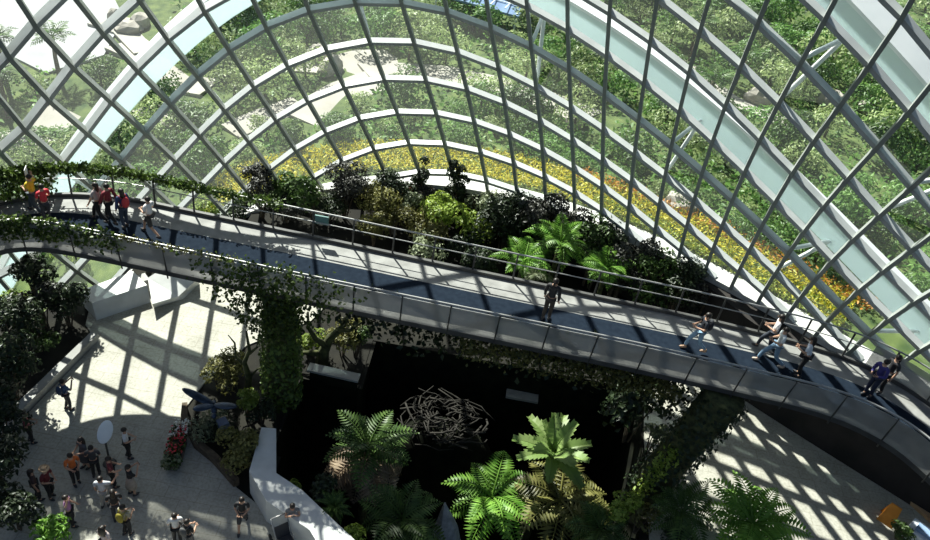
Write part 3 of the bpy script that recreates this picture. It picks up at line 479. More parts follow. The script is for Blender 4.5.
quad = [outz(*q)[0] for q in ((-4, -18), (95, -38), (124, 18), (104, 56), (46, 74), (2, 52))]
mb = MB(); mb.prism([(q.x, q.y) for q in quad], [q.z-.3 for q in quad], [q.z+.07 for q in quad]); struct(build(mb, 'pavement', M['road']))
# yellow flowering ground cover right outside the glass
rng = np.random.default_rng(5)
def cover(name, ua, ub, o0, o1, n, lm, size, h=.25):
    u = rng.uniform(ua, ub, n); off = rng.uniform(o0, o1, n)
    P = np.array([ground_out(a, b, 0) for a, b in zip(u, off)]); P[:, 2] += rng.uniform(0.0, h, n)
    nm = rng.normal(size=(n, 3))*.8; nm[:, 2] += .6
    o = link(name, leaves(name, P, nm, size, rng, .42), LM[lm]); o['kind'] = 'stuff'; child_world(o, fb)
fb = tag(empty('flower_bed', ground_out(23, 2)), 'long strip of yellow flowering ground cover outside the glass foot', 'ground cover', kind='stuff')
for nm, a in (('yellow_flowers', (9.0, 37, .9, 3.3, 9500, 'yellow', .2)), ('orange_tips', (26, 37.5, 2.6, 3.5, 700, 'orange', .2, .4)), ('lime_leaves', (27, 37, .7, 1.7, 2400, 'green2', .19)), ('green_leaves', (9, 37, .8, 3.6, 2200, 'green2', .18))):
    cover(nm, *a)
# trees, bushes and boulders of the garden
def garden_tree(name, label, lm, R, H, n, size, seed, group, trunk=True, blobs=8):
    o = empty(name, (0, 0, 0)); tag(o, label, 'tree', group)
    rg0 = random.Random(seed); bl = [(x, y, z*.82+(-.12*H if k % 3 == 0 else 0), r*1.08) for k, (x, y, z, r) in enumerate(blobset(seed, R, H, blobs, .72))]; link('foliage', crown_mesh('foliage', bl, n, size, seed), LM[lm], o)
    mb = MB(); mb.tube([(0, 0, -.3), (.03, 0, H*.35), (0, .04, H*.62)], [.05+.04*R, .04+.03*R, .03], 7)
    for k in range(3):
        a = k*2.1+seed; mb.tube([(.02, 0, H*.35), (R*.25*math.cos(a), R*.25*math.sin(a), H*.55), (R*.45*math.cos(a), R*.45*math.sin(a), H*.72)], [.04, .03, .012], 5)
    build(mb, 'trunk', M['bark'], o, True); return o
protos = [
    garden_tree('broadleaf_tree', 'rounded mid green tree in the sunny garden beyond the glass', 'outer', 1.8, 2.6, 1000, .27, 11, 'rounded garden trees', blobs=11),
    garden_tree('broadleaf_tree', 'dense dark green tree in the garden beyond the glass', 'outer3', 1.7, 2.8, 1000, .27, 12, 'dark garden trees', blobs=11),
    garden_tree('broadleaf_tree', 'loose pale green tree in the garden beyond the glass', 'outer2', 1.8, 2.9, 720, .25, 13, 'pale garden trees', blobs=10),
    garden_tree('shrub', 'low wide green shrub on the ground beyond the glass', 'outer', 1.5, 1.3, 700, .22, 14, 'low garden shrubs', blobs=11),
    garden_tree('shrub', 'low yellowish green shrub on the ground beyond the glass', 'outer2', 1.2, 1.1, 520, .2, 15, 'yellowish garden shrubs', blobs=9)]
def garden_palm():
    o = empty('palm_tree', (0, 0, 0)); tag(o, 'small fan palm standing in the garden beyond the glass', 'palm', 'garden palms')
    mb = MB(); mb.tube([(0, 0, -.3), (.05, 0, 1.2), (0, 0, 2.4)], [.14, .11, .1], 8); build(mb, 'trunk', M['bark'], o, True)
    me = frond_mesh(1.35, .5, 10, .35, 2, .12); me.materials.append(LM['outer3'])
    for k in range(11):
        f = link('frond', me, None, o, (0, 0, 2.4)); f.rotation_euler = (0, -R_(-10+60*((k*5) % 11)/11), k*.571)
    return o
protos.append(garden_palm())
rg = random.Random(21); first = [True]*6; placed = []
def put(kind, x, y, z, s):
    o = protos[kind] if first[kind] else copytree(protos[kind]); first[kind] = False
    o.location = (x, y, z); o.rotation_euler = (0, 0, rg.uniform(0, 6.28)); o.scale = (s, s, s*rg.uniform(.85, 1.15))
def blocked(p, r):
    for a, b in zip(PP, PP[1:]):
        if (b-a).length > 14: continue
        d = b-a; t = max(0, min(1, (p-a).dot(d)/max(d.length_squared, .01)))
        if (Vector((p.x, p.y, 0))-Vector(((a+d*t).x, (a+d*t).y, 0))).length < r+.7: return True
    c = sum(quad, Vector())/len(quad)
    if (Vector((p.x, p.y, 0))-Vector((c.x, c.y, 0))).length < 8: return True
    return False
for x, y in ((8, 118), (60, 78), (6, 84), (250, 28), (700, 120), (690, 60)):
    p, u, off = outz(x, y); put(5, p.x, p.y, p.z, 1.0)
tries = 0
while len(placed) < 290 and tries < 20000:
    tries += 1
    px_, py_ = rg.uniform(-40, 985), rg.uniform(-45, 300)
    p, u, off = outz(px_, py_) if False else (None, rg.uniform(-9, 49), 3.9+44*rg.random()**1.35)
    p = ground_out(u, off, -.12)
    s = (.66+.011*off)*rg.uniform(.75, 1.25)
    r = (1.5 if True else 1)*s
    if blocked(p, r*.45): continue
    if off < 6 and s > .8: s *= .6; r *= .6
    if any((p-q).length < .60*(r+w) for q, w in placed): continue
    # only what the glass front lets one see
    v = np.array(p)-EYE; w = v @ FW
    if w < 5: continue
    qx, qy = 465+F_PX*(v @ RT)/w, 270-F_PX*(v @ UP)/w
    if not (-60 < qx < 990 and -75 < qy < 330): continue
    k = rg.choices(range(5), (4, 3, 3, 3, 2))[0]
    if off < 7: k = rg.choice((3, 3, 4, 1))
    placed.append((p, r)); put(k, p.x, p.y, p.z, s)
bl_me = None
bo = [(150, 122), (165, 130), (128, 30), (140, 25), (118, 22), (832, 107), (870, 110), (756, 103), (680, 207), (575, 125), (330, 72), (320, 60), (180, 118), (245, 26)]
for q, (x, y) in enumerate(bo):
    p, u, off = outz(x, y)
    mb = MB(); rr = random.Random(q)
    mb.ell((0, 0, .25), (rr.uniform(.6, 1.1), rr.uniform(.4, .8), rr.uniform(.4, .7)), 9, 6)
    mb.v = [(a*rr.uniform(.82, 1.15), b*rr.uniform(.82, 1.15), c*rr.uniform(.85, 1.15)) for a, b, c in mb.v]
    o = build(mb, 'boulder', M['boulder'], loc=(p.x, p.y, p.z)); o.rotation_euler = (0, 0, rr.uniform(0, 6)); tag(o, 'pale sunlit boulder among the garden plants beyond the glass', 'boulder', 'garden boulders')
# blue roofed pavilion at the top of the picture
p, u, off = outz(480, 22); pv = empty('pavilion', (p.x, p.y, p.z), R_(-14)); tag(pv, 'low open pavilion with blue panelled roof beyond the glass', 'pavilion')
mb = MB(); mb.prism([(-2.8, -1.6), (2.8, -1.6), (2.8, 1.6), (-2.8, 1.6)], [1.5, 1.5, 2.0, 2.0], [1.62, 1.62, 2.12, 2.12]); build(mb, 'roof', M['blue'], pv)
mb = MB()
for k in range(1, 6): mb.box((-2.8+5.6*k/6, 0, 1.88), (.06, 3.2, .04))
for k in range(1, 3): mb.box((0, -1.6+3.2*k/3, 1.68+.17*k), (5.6, .06, .04))
build(mb, 'roof_batten', M['arch'], pv)
for x in (-2.6, 2.6):
    for y in (-1.4, 1.4):
        mb = MB(); mb.tube([(x, y, -.2), (x, y, 1.7)], .06, 8); build(mb, 'post', M['arch'], pv)

rng = np.random.default_rng(77); n = 26000
uu = rng.uniform(-8, 48, n); oo = 3.6+44*rng.random(n)**1.2
P = np.array([ground_out(a, b, 0) for a, b in zip(uu, oo)])
ok = np.ones(n, bool)
cq = sum(quad, Vector())/len(quad); ok &= np.hypot(P[:, 0]-cq.x, P[:, 1]-cq.y) > 6.3
for a, b in zip(PP, PP[1:]):
    if (b-a).length > 14: continue
    d = np.array(b-a)[:2]; q = P[:, :2]-np.array(a)[:2]; t = np.clip((q @ d)/max(d @ d, .01), 0, 1); ok &= np.hypot(*(q-t[:, None]*d).T) > 1.35
P = P[ok]; n = len(P); P[:, 2] += rng.uniform(0, .45, n); nm = rng.normal(size=(n, 3))*.6; nm[:, 2] += .8
o = link('undergrowth', leaves('foliage', P, nm, .34, rng, .6), LM['outer']); tag(o, 'low mixed undergrowth covering the garden ground beyond the glass', 'undergrowth', kind='stuff')
# ------------------------------------------------------------------ floor, pit
plazaL = [(-8.8, 22.6), (-11.0, 21.9), (-12.75, 20.0), (-12.5, 19.2), (-11.75, 18.5), (-12.35, 14.9), (-12.1, 11.0), (-11.0, 8.0), (-2.0, 8.0), (-1.9, 11.6), (-3.2, 12.6), (-4.5, 13.4), (-5.4, 13.9), (-7.0, 15.1), (-7.95, 16.3), (-7.75, 17.6), (-7.0, 19.6), (-5.2, 21.4), (-4.6, 23.2), (-7.2, 23.4)]
plazaR = [(7.2, 21.6), (7.0, 18.7), (6.9, 14.6), (7.5, 11.0), (19.0, 11.0), (17.6, 15.6), (16.25, 17.6), (15.0, 19.2), (13.6, 20.7), (11.7, 22.1), (9.0, 23.2)]
pit = [(-4.9, 18.75), (-4.72, 15.45), (-4.2, 13.85), (-3.3, 13.45), (-1.5, 12.2), (-.6, 7.0), (6.2, 7.0), (6.45, 14.6), (6.9, 18.8), (6.9, 20.9), (-2.75, 20.9), (-2.75, 18.75)]
def inside(p, poly):
    c = False
    for (x0, y0), (x1, y1) in zip(poly, poly[1:]+poly[:1]):
        if (y0 > p[1]) != (y1 > p[1]) and p[0] < (x1-x0)*(p[1]-y0)/(y1-y0)+x0: c = not c
    return c
mb = MB(); mb.prism(plazaL, -.3, .02); struct(build(mb, 'floor', M['plaza']))
mb = MB(); mb.prism(plazaR, -.3, .02); struct(build(mb, 'floor', M['plaza']))
# planting soil: fills the inside up to the glass foot, open over the pit
SOILE = [(-17.2, 8.0), (-16.0, 13.0), (-15.0, 17.3), (-14.1, 19.9), (-12.5, 21.9), (-10.9, 24.6), (-9.8, 26.4)]
inner = SOILE+[tuple((Bp(u)[:2]-inward(u)*.1)) for u in np.arange(12.5, 53, 1)]
mb = MB(); bank = []
for q, (x, y) in enumerate(SOILE):                 # bank dropping from the planting to the low glass foot on the left
    u = near_u((x, y))[0]; b = Bp(u); bank.append([Vector((x+.3, y-.15, -.05)), Vector((b[0], b[1], b[2]-.1)), Vector((b[0], b[1], b[2]-.5)), Vector((x+.3, y-.15, -.6))])
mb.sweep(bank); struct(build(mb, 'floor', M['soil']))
mb = MB(); g = .3; nx, ny = 150, 92; X0, Y0 = -21, 6
idm = {}
for a in range(nx):
    for b in range(ny):
        x, y = X0+a*g, Y0+b*g
        if not inside((x+g/2, y+g/2), inner+[(22, 4), (-18, 4)]) or inside((x+g/2, y+g/2), pit): continue
        f = []
        for p in ((a, b), (a+1, b), (a+1, b+1), (a, b+1)):
            if p not in idm:
                idm[p] = len(mb.v); xx, yy = X0+p[0]*g, Y0+p[1]*g
                mb.v.append((xx, yy, -.03))
            f.append(idm[p])
        mb.f.append(tuple(f))
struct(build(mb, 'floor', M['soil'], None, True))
mb = MB(); zs = [-6.3, -4.5, -3, -1.5, 0.0]; rr = random.Random(4)
dense = []
for a, b in zip(pit, pit[1:]+pit[:1]):
    L = math.hypot(b[0]-a[0], b[1]-a[1]); n = max(2, int(L/.7))
    for k in range(n): dense.append((a[0]+(b[0]-a[0])*k/n, a[1]+(b[1]-a[1])*k/n))
cxp, cyp = 1.5, 15
rings = []
for z in zs:
    rg_ = []
    for x, y in dense:
        o = .0 if z == 0 else rr.uniform(0, .25); dx, dy = x-cxp, y-cyp; d = math.hypot(dx, dy); rg_.append(Vector((x+dx/d*(o*.2+.12), y+dy/d*(o*.2+.12), z)))
    rings.append(rg_)
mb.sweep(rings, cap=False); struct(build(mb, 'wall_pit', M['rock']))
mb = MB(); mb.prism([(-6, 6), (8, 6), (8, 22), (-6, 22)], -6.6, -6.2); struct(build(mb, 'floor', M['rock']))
# kerbs, parapet wall at the pit, ledges
def wallpath(name, outer, innr, z0, z1, mat):
    mb = MB(); rings = []
    for (a, b) in zip(outer, innr): rings.append([Vector((a[0], a[1], z0)), Vector((a[0], a[1], z1)), Vector((b[0], b[1], z1)), Vector((b[0], b[1], z0))])
    mb.sweep(rings); return build(mb, name, mat)
o = wallpath('parapet_wall', [(-5.15, 15.45), (-5.0, 13.85), (-4.25, 13.0), (-2.85, 12.35), (-2.0, 11.4), (-1.2, 8)], [(-4.72, 15.5), (-4.25, 13.95), (-3.4, 13.55), (-1.6, 12.3), (-.95, 11.4), (-.5, 8)], -.1, 1.0, M['white']); tag(o, 'white capped low wall bending along the edge of the dark pit', 'wall')
o = wallpath('stone_kerb', [(-8.0, 16.4), (-7.85, 15.9), (-7.1, 15.0), (-6.4, 14.6), (-5.5, 13.9)], [(-7.85, 16.45), (-7.68, 16.0), (-6.98, 15.15), (-6.28, 14.75), (-5.38, 14.05)], -.05, .3, M['bark']); tag(o, 'curved grey stone kerb around the planted corner by the flowers', 'kerb')
mb = MB(); mb.box((-3.7, 18.62, .5), (1.75, .36, .08), R_(-3)); o = build(mb, 'stone_ledge', M['conc']); mb = MB(); mb.box((-3.7, 18.66, .2), (1.6, .24, .52), R_(-3)); build(mb, 'footing', M['rock'], o); tag(o, 'short pale stone ledge at the pit edge right of the ivy pillar', 'ledge')
zl = -.2
while at(522, 398, zl).y < 20.72: zl -= .05
p = at(522, 398, zl); mb = MB(); mb.box((p.x, 20.85, zl), (1.2, .4, .1)); o = build(mb, 'stone_ledge', M['conc']); tag(o, 'thin dim ledge in the dark below the walkway middle', 'ledge')
o = wallpath('floor_curb', [(-11.75, 18.6), (-12.4, 14.9), (-12.15, 11)], [(-12.0, 18.65), (-12.7, 14.9), (-12.45, 11)], -.05, .3, M['conc']); tag(o, 'grey curb along the left side of the paved floor', 'curb')
# tan skirting at the foot of the right hand wall
o = wallpath('wall_skirting', [(11.6, 22.05), (13.5, 20.65), (14.95, 19.1), (16.2, 17.5), (17.4, 15.7)], [(11.7, 22.3), (13.7, 20.9), (15.2, 19.35), (16.45, 17.7), (17.65, 15.9)], -.05, .16, M['tan']); tag(o, 'low tan skirting where paving meets the dark curved wall', 'skirting')
# faceted white benches at left
def facet(name, label, top, bot, zt, zb, mat):
    mb = MB(); n = len(top)
    vs = [Vector((*p, z)) for p, z in zip(top, zt)]+[Vector((*p, zb)) for p in bot]
    mb.add(vs, [tuple(range(n)), tuple(range(2*n-1, n-1, -1))]+[(i, n+i, n+(i+1) % n, (i+1) % n) for i in range(n)])
    o = build(mb, name, mat); tag(o, label, 'bench'); return o
def px2(z, *q): return [tuple(at(x, y, z)[:2]) for x, y in q]
facet('stone_bench', 'long angular white stone slab bench on the left below the walkway', px2(.62, (92, 303), (147, 285), (133, 271), (79, 291)), px2(0, (97, 321), (151, 303), (140, 285), (84, 306)), [.62]*4, -.02, M['white'])
facet('stone_bench', 'smaller faceted pale stone block right of the long white bench', px2(.5, (152, 303), (178, 291), (196, 280), (166, 272), (148, 280)), px2(0, (154, 308), (184, 299), (200, 284), (168, 280), (152, 292)), [.45, .25, .5, .75, .6], -.02, M['white'])
mb = MB(); mb.prism([(-12.75, 19.95), (-11.2, 21.5), (-11.5, 21.8), (-13.0, 20.2)], -.05, .5); o = build(mb, 'concrete_step', M['conc']); tag(o, 'grey concrete step behind the long white slab bench', 'step')
# faceted pale wedges behind the far rail
for lab, c, a, b, d, h in (('flat pale grey faceted wedge behind the far rail, left of two', (-5.55, 24.2), (-1.25, -.5), (1.1, -.5), (.2, 1.0), 1.5), ('steeper grey wedge with white edge behind the far rail, right of two', (-3.3, 24.0), (-1.3, -.3), (1.2, -.5), (-.2, 1.0), 1.7)):
    mb = MB(); A, B_, D = [Vector((c[0]+q[0], c[1]+q[1], 0)) for q in (a, b, d)]; T = Vector((c[0]-.1, c[1]+.1, h)); T2 = Vector((c[0]+.75, c[1], h*.75))
    mb.add([A, B_, D, T, T2], [(2, 1, 0), (0, 1, 4), (0, 4, 3), (1, 2, 4), (4, 2, 3), (2, 0, 3)]); o = build(mb, 'faceted_wedge', M['conc']); tag(o, lab, 'skylight')
# ------------------------------------------------------------------ elevated walkway
ZD = 5.0
nearE = [(-15.2, 13.4), (-14.0, 15.4), (-13.0, 16.7), (-12.4, 17.05), (-11.6, 17.18), (-10.5, 17.18), (-9, 17.12), (-6.8, 17.03), (-3.9, 16.93), (-1, 16.83), (2, 16.74), (4.8, 16.65), (7.1, 16.5), (9.2, 16.35), (10.3, 16.22), (11.3, 15.95), (12.2, 15.4), (12.9, 14.5), (13.5, 13.2), (14.0, 11.6)]
farE = [(-17.4, 15.0), (-15.6, 17.0), (-14.1, 18.7), (-13.2, 19.45), (-12.2, 19.85), (-10.7, 20.08), (-9.0, 20.0), (-6.8, 19.92), (-3.9, 19.8), (-1, 19.66), (2, 19.54), (4.9, 19.42), (7.2, 19.33), (9.2, 19.15), (10.6, 18.98), (12.0, 18.65), (13.1, 18.05), (14.1, 17.1), (15.2, 15.6), (16.3, 13.6)]
NWK = 150
def resample(P, n):
    P = np.array(P); t = np.arange(len(P)); tt = np.linspace(0, len(P)-1, n*6)
    x = np.interp(tt, t, P[:, 0]); y = np.interp(tt, t, P[:, 1])
    ker = np.ones(41)/41
    xs = np.convolve(np.pad(x, 20, 'edge'), ker, 'valid'); ys = np.convolve(np.pad(y, 20, 'edge'), ker, 'valid')
    return np.stack([xs, ys], 1)[::6]
NE = resample(nearE, NWK); FE = resample(farE, NWK)
def wk(i, q, z=0.0):
    """walkway point: station i (float), q = 0 near edge .. 1 far edge, z above the deck"""
    i = max(0, min(NWK-1.001, i)); a = int(i); f = i-a
    n = NE[a]*(1-f)+NE[a+1]*f; g_ = FE[a]*(1-f)+FE[a+1]*f; p = n+(g_-n)*q
    return Vector((p[0], p[1], ZD+z))
def wband(q0, q1, z0, z1, st=None):
    mb = MB(); rings = []
    for i in (st or range(NWK)): rings.append([wk(i, q0, z0), wk(i, q1, z0), wk(i, q1, z1), wk(i, q0, z1)])
    mb.sweep(rings); return mb
way = empty('elevated_walkway', wk(75, .5)); tag(way, 'curving elevated walkway crossing the whole conservatory between the glass and pit', 'walkway')
W = lambda mb, nm, mt, sm=False: child_world(build(mb, nm, mt, None, sm), way)
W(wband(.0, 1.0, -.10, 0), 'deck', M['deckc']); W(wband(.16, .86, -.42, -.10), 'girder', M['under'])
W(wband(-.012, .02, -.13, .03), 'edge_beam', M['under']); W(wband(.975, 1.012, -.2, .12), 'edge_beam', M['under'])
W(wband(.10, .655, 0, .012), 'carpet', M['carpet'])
arc = np.r_[0, np.cumsum(np.linalg.norm(np.diff(FE, axis=0), axis=1))]; arcn = np.r_[0, np.cumsum(np.linalg.norm(np.diff(NE, axis=0), axis=1))]
def stations(a, step): return [float(np.interp(d, a, np.arange(NWK))) for d in np.arange(.3, a[-1], step)]
def railt(q, z, r, name, mat, i0=0, i1=NWK-1):
    mb = MB(); mb.tube([wk(i, q, z) for i in range(i0, i1+1)], r, 8); W(mb, name, mat, True)
railt(.99, 1.05, .026, 'handrail', M['rail']); railt(.99, .66, .017, 'mid_rail', M['rail'])
for s in stations(arc, 1.27):
    mb = MB(); a = wk(s, .99, -.1); b = wk(s, 1.0, 1.04); mb.tube([a, b], .03, 6); W(mb, 'post', M['post'])
QN = -.05
railt(QN, 1.07, .032, 'handrail', M['rail']); railt(QN+.035, .98, .018, 'mid_rail', M['rail'])
sn = stations(arcn, 1.36)
for a, b in zip(sn, sn[1:]):
    mb = MB(); rings = []
    for k in range(5):
        i = a+(b-a)*(.012+.976*k/4); rings.append([wk(i, .0, .0), wk(i, QN, .99), wk(i, QN-.006, .99), wk(i, -.006, 0)])
    mb.sweep(rings); W(mb, 'mesh_panel', M['mesh'])
for s in sn:
    mb = MB(); mb.tube([wk(s, .0, -.25), wk(s, QN, 1.05)], .022, 6); W(mb, 'post', M['post'])
# mesh infill of the far side where the walkway turns away on the right
i_r = int(np.interp(12.3, FE[:, 0], np.arange(NWK)))
mb = MB(); rings = []
for i in range(i_r, NWK): rings.append([wk(i, .985, .1), wk(i, .985, .9), wk(i, .99, .9), wk(i, .99, .1)])
mb.sweep(rings); W(mb, 'mesh_panel', M['mesh'])
# small green exit sign hung under the far handrail
def idx_at(x): return float(np.interp(x, NE[:, 0], np.arange(NWK)))
sg = wk(idx_at(-4.6), 1.02, .72); mb = MB(); mb.box((0, 0, 0), (.42, .05, .3)); o = build(mb, 'small_sign', noisy('sign_green', (.10, .22, .2), (.08, .18, .17), 4, .5), loc=sg); tag(o, 'small dull green panel fixed on the far rail above the wedges', 'sign')
# climbing plants on the walkway rails and moss below its edge
rng = np.random.default_rng(8)
def vine(name, label, i0, i1, q, z0, z1, n, spread, lm, size, dens=None):
    t = rng.uniform(0, 1, n)
    if dens: t = t**dens
    P = np.array([wk(i0+(i1-i0)*a, q, 0) for a in t]); P[:, 2] += z0+(z1-z0)*rng.uniform(0, 1, n)**1.3; P += rng.normal(size=(n, 3))*np.array([spread, spread, spread*.6])
    nm = rng.normal(size=(n, 3)); nm[:, 2] += .5; nm[:, 1] -= .4
    o = link(name, leaves('foliage', P, nm, size, rng, .7), LM[lm]); tag(o, label, 'vine', kind='stuff'); return o
vine('climbing_vine', 'leafy creeper growing along the far handrail on the left', 6, idx_at(-5.8), .99, 1.12, .93, 5200, .085, 'ivy', .11)
vine('climbing_vine', 'thick hanging creeper on the far rail at the left picture edge', 4, idx_at(-12.2), .99, 1.12, .15, 2600, .12, 'ivy', .13)
vine('climbing_vine', 'creeper draped over the near parapet at the left end', 8, idx_at(-9.6), QN, 1.14, .45, 2400, .08, 'ivy', .12, 1.4)
vine('climbing_vine', 'dry thin creeper along the near handrail left of the ivy pillar', idx_at(-9.6), idx_at(-6.2), QN, 1.1, .98, 420, .05, 'olive', .08)
vine('hanging_moss', 'mossy fringe hanging below the near walkway edge above the pit', idx_at(.2), idx_at(6.6), .03, -.3, -.95, 1900, .12, 'olive', .12)
vine('hanging_moss', 'dark ferny growth under the walkway between the two pillars', idx_at(-3.4), idx_at(6.8), .25, -.35, -1.3, 1600, .3, 'dark', .2)
# ------------------------------------------------------------------ pillars
def pillar(label, x, y, r, top, lean, n, lm, seed):
    o = empty('ivy_pillar', (x, y, 0)); tag(o, label, 'pillar')
    mb = MB(); mb.tube([(0, 0, -.1), (lean*.5, 0, 2.4), (lean, 0, top)], [r, r*.9, r], 14); build(mb, 'shaft', M['moss'], o, True)
    rg2 = np.random.default_rng(seed); z = rg2.uniform(0, top, n); a = rg2.uniform(0, 6.283, n); q = r*rg2.uniform(.95, 1.35, n)
    P = np.stack([lean*z/top+q*np.cos(a), q*np.sin(a), z], 1); nm = np.stack([np.cos(a), np.sin(a), .5+0*a], 1)+rg2.normal(size=(n, 3))*.4
    link('creeper', leaves('creeper', P, nm, .15, rg2, .7), LM[lm], o); return o
pillar('round pillar clad in dark green ivy under the walkway at left', -5.15, 17.6, .5, 4.65, -.1, 2400, 'ivy', 1)
pillar('thick mossy dark pillar leaning under the right half of the walkway', 6.95, 16.6, .6, 4.65, .95, 1300, 'dark', 2)
P = []
rng = np.random.default_rng(12); n = 2600
i = rng.normal(idx_at(-5.3), 3.4, n); dz = rng.uniform(-1.9, 1.15, n); wd = np.abs(i-idx_at(-5.3))
keep = dz > -1.9+wd*.34; i, dz = i[keep], dz[keep]
P = np.array([wk(a, QN-.02, 0) for a in i]); P[:, 2] += dz; P += rng.normal(size=P.shape)*.1; nm = rng.normal(size=P.shape); nm[:, 1] -= .9; nm[:, 2] += .4
o = link('climbing_vine', leaves('foliage', P, nm, .13, rng, .75), LM['ivy']); tag(o, 'dense ivy curtain over the parapet above the left pillar', 'vine', kind='stuff')
n = 500; z = rng.uniform(.4, 2.6, n); P = np.stack([6.5+.2*z+rng.normal(size=n)*.12, 16.1+rng.normal(size=n)*.15, z], 1)
o = link('moss_clump', leaves('foliage', P, rng.normal(size=(n, 3))+np.array([-.5, -.5, .6]), .13, rng, .6), LM['lime']); tag(o, 'bright lime moss growth on the left side of the right pillar', 'moss', kind='stuff')
# ------------------------------------------------------------------ planting inside the glass
def pl(px, py, z): p = at(px, py, z); return (p.x, p.y, 0.0)
def hb(name, label, px, py, zc, R, H, lm, n=900, size=.15, seed=0, blobs=7, spread=.6, cat='shrub', asp=.55, z=-.02):
    p = at(px, py, zc)
    if 236 < px < 760 and py < 300:          # bed shrubs stand clear in front of the wall under the glass
        z1 = zc
        for _ in range(40):
            if near_u(p)[1] < -R*.72-.1: break
            z1 += .1; p = at(px, py, z1)
        if z1 > zc: H = max(H, z1*1.4)
    x, y = p.x, p.y; return bush(name, label, cat, (x, y, z), R, H, lm, n, size, seed, asp, blobs, None, spread)
hb('shrub', 'tall dark purple shrub left in the bed behind the far rail', 262, 188, 1.2, 0.92, 2.58, 'purple', 1650, 0.14, 1)
hb('shrub', 'fresh green shrub right of the dark purple one by the glass', 292, 190, .9, 1.28, 1.79, 'mid', 1500, 0.20, 2)
hb('shrub', 'thin grey green shrub left of the big dark bush', 312, 205, .8, 0.85, 1.68, 'pale', 390, 0.13, 3)
hb('shrub', 'big round near black shrub against the yellow flower strip', 345, 197, 1.1, 1.16, 2.58, 'purple', 2250, 0.14, 4)
hb('shrub', 'olive yellow shrub right of the big near black bush', 373, 208, .9, 1.10, 1.90, 'olive', 1500, 0.15, 5)
hb('shrub', 'dark green bush close to the glass below the red leaves', 395, 192, .8, 1.10, 1.90, 'dark', 1500, 0.15, 6)
hb('shrub', 'small red leaved shrub in the bed near the glass', 408, 189, .9, 0.49, 1.23, 'red', 255, 0.16, 7)
hb('shrub', 'slim dark shrub climbing a mullion left of the glass middle', 421, 183, 1.4, 0.51, 2.91, 'dark', 900, 0.15, 8)
hb('shrub', 'slim dark shrub climbing the next mullion to the right', 456, 182, 1.5, 0.55, 3.36, 'dark', 1050, 0.15, 9)
hb('shrub', 'round grey green cushion shrub in the middle of the bed', 411, 207, .9, 0.76, 1.68, 'pale', 900, 0.12, 10)
hb('shrub', 'grey green bush below the round cushion shrub', 394, 220, .8, 0.98, 1.57, 'olive', 1200, 0.14, 11)
hb('shrub', 'large lime tipped shrub in the middle of the bed', 443, 219, 1.0, 1.28, 2.13, 'lime', 1350, 0.19, 12)
hb('shrub', 'olive shrub in front of the large lime tipped one', 432, 234, .7, 1.10, 1.46, 'olive', 1200, 0.16, 13)
hb('shrub', 'speckled green shrub between lime shrub and dark bushes', 484, 207, 1.0, 1.16, 2.24, 'pale', 1050, 0.16, 14)
hb('shrub', 'yellow green low shrub below the speckled one', 470, 232, .8, 1.04, 1.68, 'lime', 675, 0.16, 15)
hb('shrub', 'dark bush at the glass right of the speckled shrub', 512, 208, 1.0, 1.22, 2.24, 'dark', 1800, 0.16, 16)
hb('shrub', 'dark bush beside the tree ferns under the white sill', 545, 214, 1.0, 1.16, 2.13, 'purple', 1500, 0.16, 17)
hb('shrub', 'dark green bush in the shade left of the bright tree fern', 503, 238, .8, 1.34, 1.90, 'dark', 1800, 0.17, 18)
hb('shrub', 'dark undergrowth shrub between lime shrub and walkway rail', 470, 255, .4, 1.10, 1.12, 'dark', 1050, 0.15, 19)
hb('shrub', 'pale weedy shrub close behind the far rail below lime shrub', 428, 256, .6, 0.98, 1.34, 'pale', 570, 0.14, 20)
hb('shrub', 'low dark shrub behind the rail at the left pale wedge', 285, 213, .4, 1.10, 1.12, 'purple', 1050, 0.14, 21)
hb('shrub', 'low dark shrub below the big near black bush', 330, 214, .3, 0.98, 1.01, 'dark', 1050, 0.14, 22)
hb('shrub', 'dark hedge bush under the sill, first right of tree ferns', 604, 240, 1.2, 1.10, 2.46, 'dark', 1500, 0.15, 23)
hb('shrub', 'dark hedge bush under the sill, second right of tree ferns', 632, 252, 1.2, 1.10, 2.35, 'purple', 1500, 0.15, 24)
hb('shrub', 'green flecked hedge bush under the sill, third right of ferns', 655, 268, 1.1, 1.04, 2.13, 'mid', 1050, 0.14, 25)
hb('shrub', 'dark hedge bush at the right end of the bed', 682, 279, 1.0, 0.98, 1.90, 'dark', 1350, 0.14, 26)
hb('shrub', 'green shrub behind the rail below the hedge', 668, 297, .5, 0.98, 1.34, 'mid', 750, 0.16, 27)
hb('shrub', 'small dark green shrub behind the rail right of backpack person', 722, 314, .6, 0.73, 1.34, 'dark', 630, 0.15, 28)
hb('shrub', 'yellow green shrub at the glass foot behind the left rail', 203, 208, .5, 1.04, 1.01, 'lime', 1200, 0.13, 29)
hb('shrub', 'dark low shrub between the yellow green one and far rail', 240, 206, .4, 0.73, 1.01, 'dark', 675, 0.14, 30)
